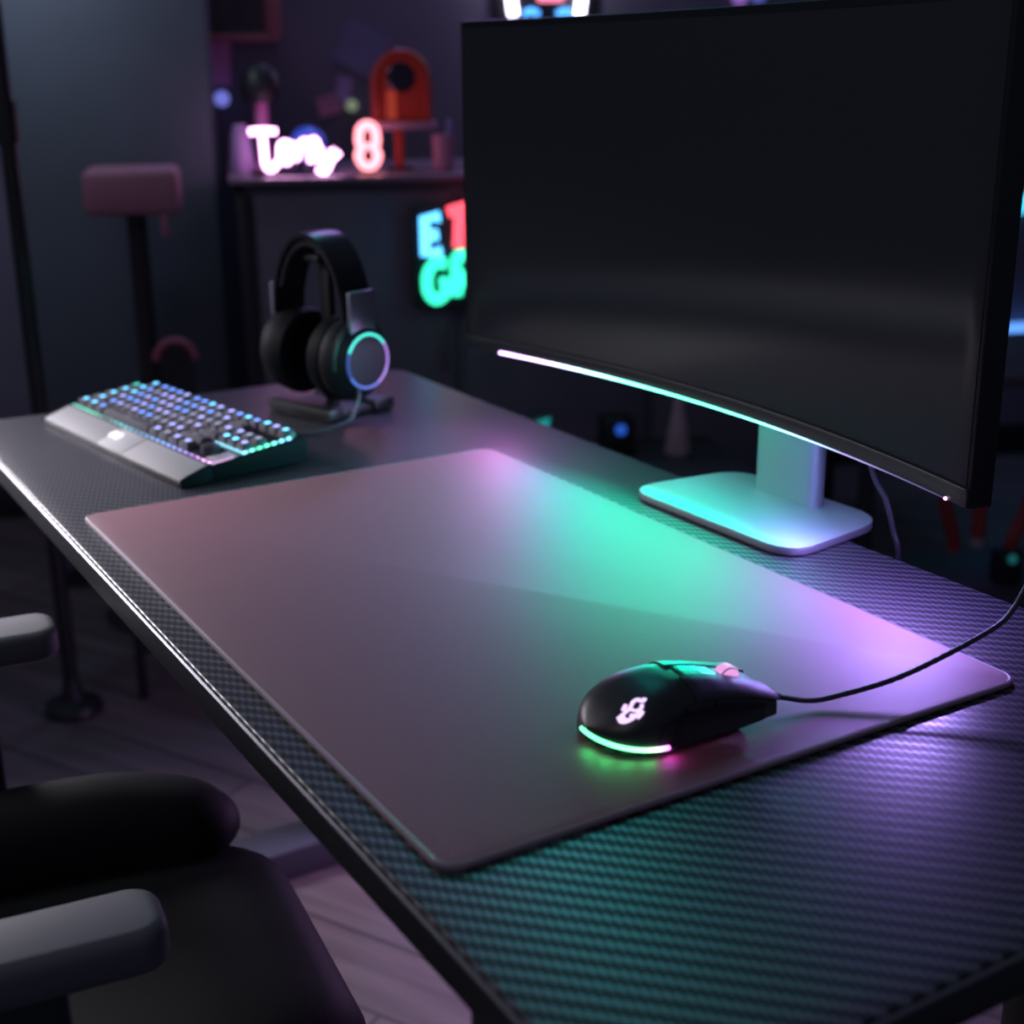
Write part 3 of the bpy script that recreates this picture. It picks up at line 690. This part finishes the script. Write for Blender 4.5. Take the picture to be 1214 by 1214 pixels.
m = MB(); m.box((-0.007, 0, 0.003), (0.05, 0.04, 0.006), 0.002); m.build('foot', M_black, ar)
cu = on_top('tumbler', 'pink tumbler at the end of the cabinet top beside the monitor edge', 'cup', 0.398, 2.70)
m = MB(); m.lathe([(0, 0.001), (0.017, 0.001), (0.0195, 0.004), (0.0215, 0.066), (0.0205, 0.067), (0.0185, 0.006), (0, 0.006)], 28); m.build('cup_body', mat('pink_enamel', (0.70, 0.25, 0.42), 0.4), cu)
m = MB(); m.tube([(0.008, 0.004, 0.012), (0.016, 0.006, 0.096)], 0.007, 10); m.build('straw_bundle', mat('violet_plastic', (0.30, 0.25, 0.62), 0.4), cu)
bl = on_top('decorative_ball', 'blue ball on a ring foot behind the script neon sign', 'ornament', 0.148, 2.82)
m = MB(); m.lathe([(0.0, 0.006)] + [(0.036 * math.sin(PI * k / 20), 0.046 - 0.036 * math.cos(PI * k / 20)) for k in range(1, 20)] + [(0, 0.082)], 32); m.build('ball', mat('blue_gloss_glow', (0.07, 0.16, 0.85), 0.3, emit=(0.08, 0.2, 1.0), estr=0.12), bl)  # ball is no lamp; a faint blue glow is put into its material
m = MB(); m.lathe([(0.012, 0.0), (0.026, 0.0), (0.024, 0.014), (0.016, 0.018)], 24); m.build('ring_foot', M_black, bl)
mu = on_top('mushroom_lamp', 'small unlit lamp with dark round shade on a pink stem, behind the script sign', 'lamp', 0.062, 2.84)
m = MB(); m.lathe([(0, 0.001), (0.022, 0.001), (0.02, 0.008), (0.013, 0.014), (0.013, 0.135), (0, 0.135)], 20); m.build('stem', mat('pink_stem', (0.6, 0.2, 0.45), 0.5), mu)
m = MB(); m.lathe([(0.0, 0.125), (0.034, 0.128), (0.040, 0.15), (0.034, 0.18), (0.018, 0.198), (0, 0.20)], 28); m.build('lamp_shade', M_black, mu)
pv = on_top('vase', 'violet-grey tall block vase beside the base of the script sign', 'vase', 0.018, 2.76)
m = MB(); m.lathe([(0, 0.001), (0.02, 0.001), (0.023, 0.02), (0.018, 0.07), (0.012, 0.09), (0.010, 0.090), (0.016, 0.06), (0, 0.01)], 24); m.build('vase_body', mat('lilac_glaze', (0.35, 0.24, 0.45), 0.4), pv)

# sign of letters on the cabinet door
sb = thing('letter_sign', 'neon letter sign in blue, red and green hung on the cabinet front beside the monitor', 'neon sign', RP(0.322, 2.585, 0.68 + HZ), ROT)
M_nb, M_nr, M_ng = glow('neon_blue', (0.10, 0.50, 1.0), 3.0), glow('neon_red', (1.0, 0.08, 0.12), 2.4), glow('neon_green', (0.04, 1.0, 0.55), 1.9)
def sheared(sts, k=0.10): return [[(x, z + x * k) for x, z in s_] for s_ in sts]
lt = 0.0105
for nm, sts, mt in (('letter', [[(0.046, 0.160), (0.018, 0.160), (0.018, 0.096), (0.048, 0.096)], [(0.020, 0.128), (0.042, 0.128)]], M_nb),
                    ('letter', [[(0.062, 0.166), (0.112, 0.174)], [(0.084, 0.166), (0.080, 0.100)]], M_nr),
                    ('letter', [[(0.056, 0.072), (0.036, 0.076), (0.021, 0.058), (0.021, 0.026), (0.036, 0.008), (0.054, 0.018), (0.056, 0.036), (0.044, 0.038)]], M_ng),
                    ('letter', [[(0.076, 0.010), (0.076, 0.080), (0.10, 0.080), (0.108, 0.062), (0.098, 0.046), (0.080, 0.044)], [(0.088, 0.044), (0.110, 0.010)]], M_ng)):
    m = MB()
    for s_ in sheared(sts): m.tube([(x, -0.022, z) for x, z in s_] if len(s_) < 6 else smooth_path([(x, -0.022, z) for x, z in s_], 5), lt, 10)
    m.build(nm, mt, sb)
m = MB(); m.box((0.075, -0.006, 0.09), (0.16, 0.008, 0.19), 0.003); m.build('back_panel', M_black, sb)

# ------------------------------------------------------------------ background left: tall locker, stool, light stand, small chair
lk = thing('wardrobe', 'tall dark blue-grey wardrobe standing left of the cabinet behind the keyboard', 'wardrobe', RP(-0.32, 2.78), ROT)
M_ward = mat('slate_paint', (0.095, 0.118, 0.145), 0.55, noise=0.12, nscale=3)
m = MB(); m.box((0.105, 0.25, 0.95), (0.37, 0.46, 1.82), 0.004); m.build('body', M_ward, lk)
m = MB(); m.box((0.105, 0.008, 0.95), (0.362, 0.02, 1.76), 0.003); m.build('wardrobe_door', M_ward, lk)
m = MB(); m.box((0.105, 0.25, 0.02), (0.36, 0.44, 0.04)); m.build('plinth', M_black, lk)
bs = thing('bar_stool', 'high stool with a dusty pink padded seat in front of the dark wardrobe', 'stool', RP(-0.178, 2.62), ROT)
M_sleg = mat('leg_maroon', (0.022, 0.012, 0.018), 0.5)
M_dpink = mat('dusty_pink', (0.42, 0.17, 0.24), 0.6)
m = MB(); m.box((0, 0, 0.902 + HZ), (0.165, 0.15, 0.080), 0.014, 3); m.build('seat', M_dpink, bs)
m = MB(); m.lathe([(0, 0.001), (0.12, 0.001), (0.125, 0.008), (0.11, 0.016), (0.03, 0.026), (0.018, 0.05), (0.018, 0.868 + HZ), (0, 0.868 + HZ)], 32); m.build('pedestal', M_sleg, bs)
m = MB(); m.tube([(0.075 * math.cos(2 * PI * k / 28), 0.075 * math.sin(2 * PI * k / 28), 0.30) for k in range(28)], 0.006, 8, closed=True); m.tube([(-0.075, 0, 0.30), (0.075, 0, 0.30)], 0.005, 8); m.build('foot_ring', M_sleg, bs)
m = MB(); m.box((0.052, -0.062, 0.845 + HZ), (0.014, 0.016, 0.040), 0.003); m.build('tilt_lever', M_dpink, bs)
ls = thing('light_stand', 'thin black light stand pole at the far edge of the view by the wardrobe', 'light stand', RP(-0.322, 2.2), ROT)
m = MB(); m.tube([(0, 0, 0.05), (0, 0, 1.7)], 0.0125, 12); m.build('pole', M_black, ls)
m = MB(); m.tube([(0, 0, 0.92), (0, 0, 0.98)], 0.018, 12); m.build('collar', M_black, ls)
m = MB(); m.lathe([(0, 0.001), (0.045, 0.001), (0.048, 0.008), (0.045, 0.016), (0.02, 0.024), (0.0125, 0.06), (0, 0.06)], 32); m.build('base', M_black, ls)
sc_ = thing('low_chair', 'low dark chair with a round-topped back rimmed in dull pink, behind the keyboard', 'chair', RP(-0.120, 2.44), ROT)
zc = 0.625 + HZ
m = MB(); m.tube([(0.033 * math.cos(a), 0, zc + 0.033 * math.sin(a)) for a in [PI * k / 20 for k in range(21)]], 0.007, 8); m.build('back_rim', mat('dull_pink_rim', (0.38, 0.09, 0.15), 0.5), sc_)
m = MB(); m.prism([(0.03 * math.cos(PI * k / 16), 0.03 * math.sin(PI * k / 16)) for k in range(17)] + [(-0.03, -0.25), (0.03, -0.25)], -0.006, 0.006, 0.0, 1, Matrix.Translation((0, 0.004, zc)) @ Rx); m.build('backrest', M_fabricdark, sc_)
m = MB(); m.box((0, -0.11, zc - 0.26), (0.22, 0.24, 0.03), 0.01, 3); m.build('seat', M_fabricdark, sc_)
for x in (-0.09, 0.09):
    for y in (-0.21, -0.01):
        m = MB(); m.box((x, y, (zc - 0.27) / 2), (0.016, 0.016, zc - 0.27), 0.002); m.build('leg', M_black, sc_)

# ------------------------------------------------------------------ things on the back wall
def on_wall(name, label, cat, r, z, group=None): return thing(name, label, cat, RP(r, WB, z + HZ), ROT, group)
fp = on_wall('framed_poster', 'poster in a rust-red frame high on the wall above the script sign', 'poster', 0.035, 1.175)
m = MB(); m.box((0, -0.010, 0.11), (0.18, 0.006, 0.21)); m.build('print', mat('poster_dark', (0.07, 0.055, 0.07), 0.6, noise=0.5, nscale=12), fp)
m = MB(); m.box((0, -0.010, 0.0), (0.18, 0.02, 0.018), 0.002); m.box((0.075, -0.010, 0.11), (0.034, 0.02, 0.22), 0.002); m.box((-0.085, -0.010, 0.11), (0.012, 0.02, 0.22), 0.002); m.box((0, -0.010, 0.215), (0.18, 0.02, 0.014), 0.002)
m.build('frame', mat('rust_frame', (0.50, 0.16, 0.20), 0.5), fp)
def paper(name, label, r0, r1, z0, z1, col, tilt=0.0):
    o = on_wall(name, label, 'paper', (r0 + r1) / 2, (z0 + z1) / 2)
    m = MB(); m.box((0, -0.003, 0), (r1 - r0, 0.002, z1 - z0), 0.0, rot=(0, tilt, 0)); m.build('sheet', mat(name + '_col', col, 0.7, noise=0.15, nscale=10), o); return o
paper('note_sheet', 'pink sheet of paper on the wall under the framed poster', -0.040, 0.010, 1.074, 1.168, (0.70, 0.28, 0.58), 0.04)
paper('flyer', 'violet-grey pennant-like flyer on the wall left of the red arch', 0.255, 0.36, 1.10, 1.20, (0.20, 0.18, 0.34), 0.5)
paper('flyer', 'dim pink flyer on the wall behind the coral neon', 0.20, 0.255, 1.005, 1.05, (0.65, 0.25, 0.45), -0.3)
paper('flyer', 'mauve narrow flyer on the wall above the dim pink one', 0.245, 0.28, 1.035, 1.09, (0.45, 0.30, 0.60), 0.25)
gl = on_wall('wall_lamp', 'small blue glowing globe on the wall under the pink sheet', 'lamp', -0.014, 1.045)
m = MB(); m.lathe([(0, -0.017)] + [(0.017 * math.sin(PI * k / 14), -0.017 * math.cos(PI * k / 14)) for k in range(1, 14)] + [(0, 0.017)], 20, Matrix.Translation((0, -0.035, 0))); m.build('globe', glow('globe_blue', (0.22, 0.24, 0.9), 0.75), gl)
m = MB(); m.tube([(0, -0.02, 0), (0, 0, 0)], 0.010, 10); m.build('mount', M_black, gl)
dk = on_wall('wall_button', 'small pale green round light on the wall left of the red arch', 'lamp', 0.280, 1.026)
m = MB(); m.lathe([(0, 0.0), (0.013, 0.0), (0.013, 0.010), (0.009, 0.016), (0, 0.017)], 20, Matrix.Rotation(PI / 2, 4, 'X')); m.build('lens', glow('pale_green', (0.5, 0.62, 0.42), 0.35), dk)
# neon over the monitor
nz = on_wall('neon_wall_sign', 'white-framed cup-shaped wall neon with blue lights, cut off above the monitor', 'neon sign', 0.738, 1.22)
M_nw = glow('neon_cool_white', (0.85, 0.75, 1.0), 7.0); M_nbl = glow('neon_azure', (0.08, 0.38, 1.0), 2.5)
m = MB(); m.tube([(-0.078, -0.025, 0.0), (-0.112, -0.025, 0.24)], 0.0115, 10); m.build('side_tube', M_nw, nz)
m = MB(); m.tube([(0.078, -0.025, 0.0), (0.112, -0.025, 0.24)], 0.0115, 10); m.build('side_tube', M_nw, nz)
m = MB(); m.tube([(-0.112, -0.025, 0.24), (0.112, -0.025, 0.24)], 0.0115, 10); m.build('top_tube', M_nw, nz)
for x in (-0.036, 0.044):
    m = MB(); m.tube([(x - 0.018, -0.022, 0.004), (x, -0.022, 0.012), (x + 0.018, -0.022, 0.004)], 0.007, 8); m.build('blue_arc', M_nbl, nz)
m = MB(); m.tube([(-0.02, -0.022, 0.040), (0.04, -0.022, 0.040)], 0.010, 8); m.build('pink_bar', glow('neon_rose', (1.0, 0.25, 0.4), 1.6), nz)
m = MB(); m.box((0, -0.006, 0.12), (0.25, 0.008, 0.27), 0.003); m.build('back_panel', M_black, nz)
for (r, z, col, nm, lb) in ((1.215, 1.262, (0.5, 0.22, 0.9), 'violet_light', 'small violet light on the wall above the monitor top edge'), (1.262, 1.268, (0.2, 0.22, 0.9), 'indigo_light', 'small indigo light on the wall beside the violet one')):
    o = on_wall('wall_light', lb, 'lamp', r, z)
    m = MB(); m.lathe([(0, 0.0), (0.018, 0.0), (0.018, 0.012), (0.012, 0.02), (0, 0.021)], 20, Matrix.Rotation(PI / 2, 4, 'X')); m.build('lens', glow(nm, col, 0.5), o)
o = on_wall('wall_lamp', 'cyan round wall lamp to the far side of the monitor', 'lamp', 2.004, 0.758)
m = MB(); m.lathe([(0, 0.0), (0.026, 0.0), (0.026, 0.014), (0.018, 0.03), (0, 0.034)], 24, Matrix.Rotation(PI / 2, 4, 'X')); m.build('lens', glow('cyan_lens', (0.05, 0.55, 0.9), 1.6), o)
o = on_wall('tube_light', 'blue horizontal tube light low on the wall beyond the monitor edge', 'lamp', 2.03, 0.430)
m = MB(); m.tube([(-0.11, -0.03, 0), (0.11, -0.03, 0)], 0.020, 12); m.build('tube', glow('tube_blue', (0.12, 0.35, 1.0), 1.3), o)
for x in (-0.09, 0.09):
    m = MB(); m.box((x, -0.015, 0), (0.012, 0.03, 0.012)); m.build('bracket', M_black, o)

# ------------------------------------------------------------------ low bench and rack seen under the monitor
BT = 0.415 + HZ
bn = thing('low_bench', 'low dark bench holding the pale cone, seen under the monitor', 'bench', RP(0.40, 2.22), ROT)
m = MB(); m.box((0.23, 0.14, BT - 0.012), (0.50, 0.30, 0.024), 0.003); m.build('bench_top', mat('bench_wood', (0.05, 0.035, 0.045), 0.5), bn)
for x in (0.0, 0.46):
    for y in (0.01, 0.27):
        m = MB(); m.box((x, y, (BT - 0.024) / 2), (0.024, 0.024, BT - 0.024), 0.002); m.build('leg', M_blackmetal, bn)
cn = thing('cone_bottle', 'pale pinkish cone-shaped bottle on the bench under the monitor', 'bottle', RP(0.780, 2.38, BT), ROT)
m = MB(); m.lathe([(0, 0.001), (0.024, 0.001), (0.026, 0.006), (0.016, 0.06), (0.011, 0.09), (0.010, 0.11), (0, 0.11)], 24); m.build('bottle_body', mat('pale_rose', (0.45, 0.32, 0.36), 0.5), cn)
m = MB(); m.lathe([(0, 0.11), (0.009, 0.11), (0.009, 0.125), (0, 0.125)], 20); m.build('cap', M_black, cn)
bdv = thing('speaker', 'small black cube speaker with one blue light on the bench', 'speaker', RP(0.672, 2.40, BT), ROT)
m = MB(); m.box((0, 0.02, 0.036), (0.06, 0.06, 0.07), 0.006); m.build('body', M_black, bdv)
m = MB(); m.lathe([(0, 0.0), (0.0105, 0.0), (0.0105, 0.003), (0, 0.004)], 20, Matrix.Translation((0.0, -0.010, 0.050)) @ Matrix.Rotation(PI / 2, 4, 'X')); m.build('indicator', glow('indicator_blue', (0.03, 0.16, 0.9), 0.55), bdv)
tl = thing('desk_lamp', 'low teal glowing wedge lamp on the bench behind the desk edge', 'lamp', RP(0.487, 2.36, BT), ROT)
m = MB(); m.prism([(-0.03, 0.004), (0.03, 0.004), (0.045, 0.10), (-0.02, 0.085)], -0.02, 0.02, 0.003, 2, Rx); m.build('lamp_body', M_black, tl)
m = MB(); m.prism([(-0.018, 0.058), (0.034, 0.064), (0.040, 0.094), (-0.016, 0.080)], 0.0205, 0.0225, 0.0, 1, Rx); m.build('lamp_window', glow('lamp_teal', (0.02, 0.5, 0.5), 0.55), tl)

rk = thing('shelf_rack', 'dark metal rack with red cables hanging in it, beyond the desk corner', 'rack', RP(1.08, 1.98), ROT)
RT = 0.205 + HZ
for z, nm in ((RT, 'shelf'), (0.62 + HZ, 'shelf')):
    m = MB(); m.box((0.155, 0.15, z), (0.57, 0.34, 0.02), 0.002); m.build(nm, mat('rack_shelf', (0.06, 0.05, 0.065), 0.5), rk)
for x in (-0.12, 0.43):
    for y in (-0.02, 0.32):
        m = MB(); m.box((x, y, 0.33), (0.022, 0.022, 0.66), 0.002); m.build('post', M_blackmetal, rk)
M_rc = mat('red_cable', (0.30, 0.03, 0.03), 0.5)
for (r, dx, pts, lb) in ((1.185, 0, [(0.0, 0, 0.0), (-0.006, 0, -0.14), (0.002, 0, -0.22), (0.016, 0, -0.27), (0.028, 0, -0.305)], 'red cable bending outward, first of three hanging in the rack'),
                     (1.258, 0, [(0, 0, 0), (0, 0, -0.15), (0.0, 0, -0.30)], 'straight red cable with a grey plug hanging in the rack'),
                     (1.345, 0, [(0.02, 0, 0.0), (0.022, 0, -0.15), (0.010, 0, -0.24), (-0.02, 0, -0.315)], 'red cable bending inward, nearest the rack post')):
    o = thing('hanging_cable', lb, 'cable', RP(r, 2.12, 0.602 + HZ), ROT, 'red cables in the rack')
    m = MB(); m.tube(smooth_path(pts, 6), 0.0125, 10); m.build('cord', M_rc, o)
    e_ = Vector(pts[-1])
    m = MB(); m.tube([e_, e_ + Vector((0, 0, -0.018))], 0.012, 10); m.build('plug', mat('plug_grey', (0.30, 0.27, 0.28), 0.5) if len(pts) == 3 else M_rc, o)
    m = MB(); m.box((pts[0][0], 0, -0.001), (0.02, 0.02, 0.012), 0.002); m.build('hook', M_black, o)
o = thing('status_light', 'tiny teal light box on the lower rack shelf', 'lamp', RP(1.315, 2.10, RT + 0.011), ROT)
m = MB(); m.box((0, 0.012, 0.0305), (0.05, 0.03, 0.06), 0.003); m.build('case', M_black, o)
m = MB(); m.lathe([(0, 0.0), (0.0085, 0.0), (0.0085, 0.003), (0, 0.004)], 16, Matrix.Translation((0, -0.005, 0.048)) @ Matrix.Rotation(PI / 2, 4, 'X')); m.build('lens', glow('teal_dot', (0.03, 0.35, 0.35), 0.25), o)

# ------------------------------------------------------------------ lights
def area(name, loc, direction, sx, sy, power, col, spread=PI):
    L = bpy.data.lights.new(name, 'AREA'); L.shape = 'RECTANGLE'; L.size = sx * S; L.size_y = sy * S
    L.energy = power * S * S; L.color = col; L.spread = spread
    o = bpy.data.objects.new(name, L); C.objects.link(o); o.location = Vector(loc) * S
    o.rotation_euler = Vector(direction).to_track_quat('-Z', 'Y').to_euler(); return o
# the monitor's strip: twelve short LED lengths under the lower edge
def ramp_at(t):
    for (a, ca, ka), (b, cb, kb_) in zip(STOPS2, STOPS2[1:]):
        if t <= b + 1e-9:
            q = (t - a) / (b - a); return [x + (y - x) * q for x, y in zip(ca, cb)], ka + (kb_ - ka) * q
STOPS2 = [(0.0, (0.90, 0.14, 0.50), 1.1), (0.09, (0.50, 0.26, 1.0), 1.2), (0.14, (0.12, 0.50, 1.0), 1.3), (0.20, (0.02, 0.85, 0.80), 1.4), (0.28, (0.01, 1.0, 0.62), 1.5), (0.56, (0.01, 1.0, 0.60), 1.2), (0.65, (0.06, 0.6, 0.75), 0.6), (0.74, (0.38, 0.32, 1.0), 0.36), (0.84, (0.42, 0.22, 1.0), 0.36), (0.92, (0.40, 0.24, 0.9), 1.05), (1.0, (0.36, 0.26, 1.0), 1.9)]
NSEG = 12
STRIP_W = 0.215
for k in range(NSEG):
    t = (k + 0.5) / NSEG; y = 0.738 + (0.092 - 0.738) * t
    c, kk = ramp_at(t)
    side = t < 0.1 or t > 0.7
    for aim, power in (((0.90, -0.436) if not side else (0.90, 0.44), STRIP_W * kk * (1.0 if not side else 0.9)), ((0.1, 0.995), STRIP_W * kk * (0.13 if not side else (0.5 if t < 0.5 else 1.0)))):
        L = area('strip_lamp', (mx(y) + (0.010 if aim[0] > 0.5 else 0.014), y, ZB - 0.0017), (-aim[0], 0, -aim[1]), 0.05, 0.0024, power, c)      # one row faces the user, one the desk
        L.rotation_euler = Matrix(((0, -aim[1], aim[0]), (1, 0, 0), (0, aim[0], aim[1]))).to_euler()
# under-glow of the mouse
for x, y, dx, dy in ((0.1245, 0.062, -1, -0.2), (0.1275, 0.050, -0.9, -0.6), (0.1345, 0.0405, -0.6, -0.9), (0.1445, 0.0345, -0.3, -1)):
    area('mouse_glow', (x, y, DZ + 0.0095), (dx, dy, -1.6), 0.008, 0.003, 0.0014, (0.05, 1.0, 0.22))
area('mouse_glow', (0.156, 0.0315, DZ + 0.0095), (0.0, -1.0, -1.6), 0.008, 0.003, 0.0012, (1.0, 0.1, 1.0))
# room light: lamps out of view, and fills added to brighten single areas
area('side_lamp', (-0.36, 1.56, DZ + 0.36), (0.10, -0.70, -0.66), 0.5, 0.3, 5.6, (0.96, 0.90, 1.0), math.radians(78))  # unseen soft lamp left of the desk, for the glare on its far end
area('task_fill', (-0.28, 1.0, DZ + 0.40), (0.33, -0.20, -0.40), 0.3, 0.3, 0.65, (1.0, 0.95, 1.0), math.radians(66))  # unseen fill added to brighten the keyboard and the pad's far corner
area('violet_lamp', RP(0.44, 3.2, DZ + 1.18), (-0.1, -0.95, -0.38), 0.30, 0.25, 3.8, (0.52, 0.26, 1.0))
area('overhead_fill', (-1.1, 0.1, 2.1), (0.45, 0.15, -1), 0.9, 0.9, 3.0, (1.0, 0.88, 0.97))  # unseen fill added overhead to lift the pad and armrests
area('teal_lamp', RP(0.50, 3.2, DZ + 1.85), (-0.15, -0.8, -0.62), 0.08, 1.3, 5.4, (0.02, 0.88, 0.85))
area('wardrobe_fill', RP(-0.42, 2.45, DZ + 0.85), (0.05, 1.0, -0.35), 0.25, 0.1, 2.4, (0.70, 0.78, 1.0))  # unseen wash added to brighten the top of the wardrobe
area('floor_fill', (0.72, 0.75, 0.42), (-0.45, 0.0, -1), 0.25, 0.25, 3.0, (0.75, 0.42, 1.0))  # unseen violet fill added behind the desk to light the floor below it

w = bpy.data.worlds.new('dim_room'); sc.world = w; w.use_nodes = True
bg = w.node_tree.nodes['Background']; bg.inputs[0].default_value = (0.40, 0.47, 0.76, 1); bg.inputs[1].default_value = 0.115

# ------------------------------------------------------------------ camera
cam = bpy.data.cameras.new('camera'); co = bpy.data.objects.new('camera', cam); C.objects.link(co)
cam.sensor_width = 36; cam.lens = 48.413
Rv, Uv, Fv = Vector((0.8555, -0.5176, -0.0087)), Vector((0.1655, 0.2575, 0.9520)), Vector((0.4907, 0.8161, -0.3060))
Uv = (Uv - Fv * Uv.dot(Fv)).normalized(); Fv.normalize(); Rv = Fv.cross(Uv).normalized(); Uv = Rv.cross(Fv)
M4 = Matrix((Rv, Uv, -Fv)).transposed().to_4x4(); M4.translation = Vector((-0.2630, -0.5020, 0.3620 + DZ)) * S
co.matrix_world = M4
cam.dof.use_dof = True; cam.dof.focus_distance = 0.92 * S; cam.dof.aperture_fstop = 4.7
cam.clip_start = 0.02
sc.camera = co

sc.view_settings.view_transform = 'Standard'; sc.view_settings.look = 'None'
sc.view_settings.exposure = 0.0; sc.view_settings.gamma = 1.0; sc.view_settings.use_curve_mapping = False
sc.cycles.use_denoising = True
sc.cycles.max_bounces = 6
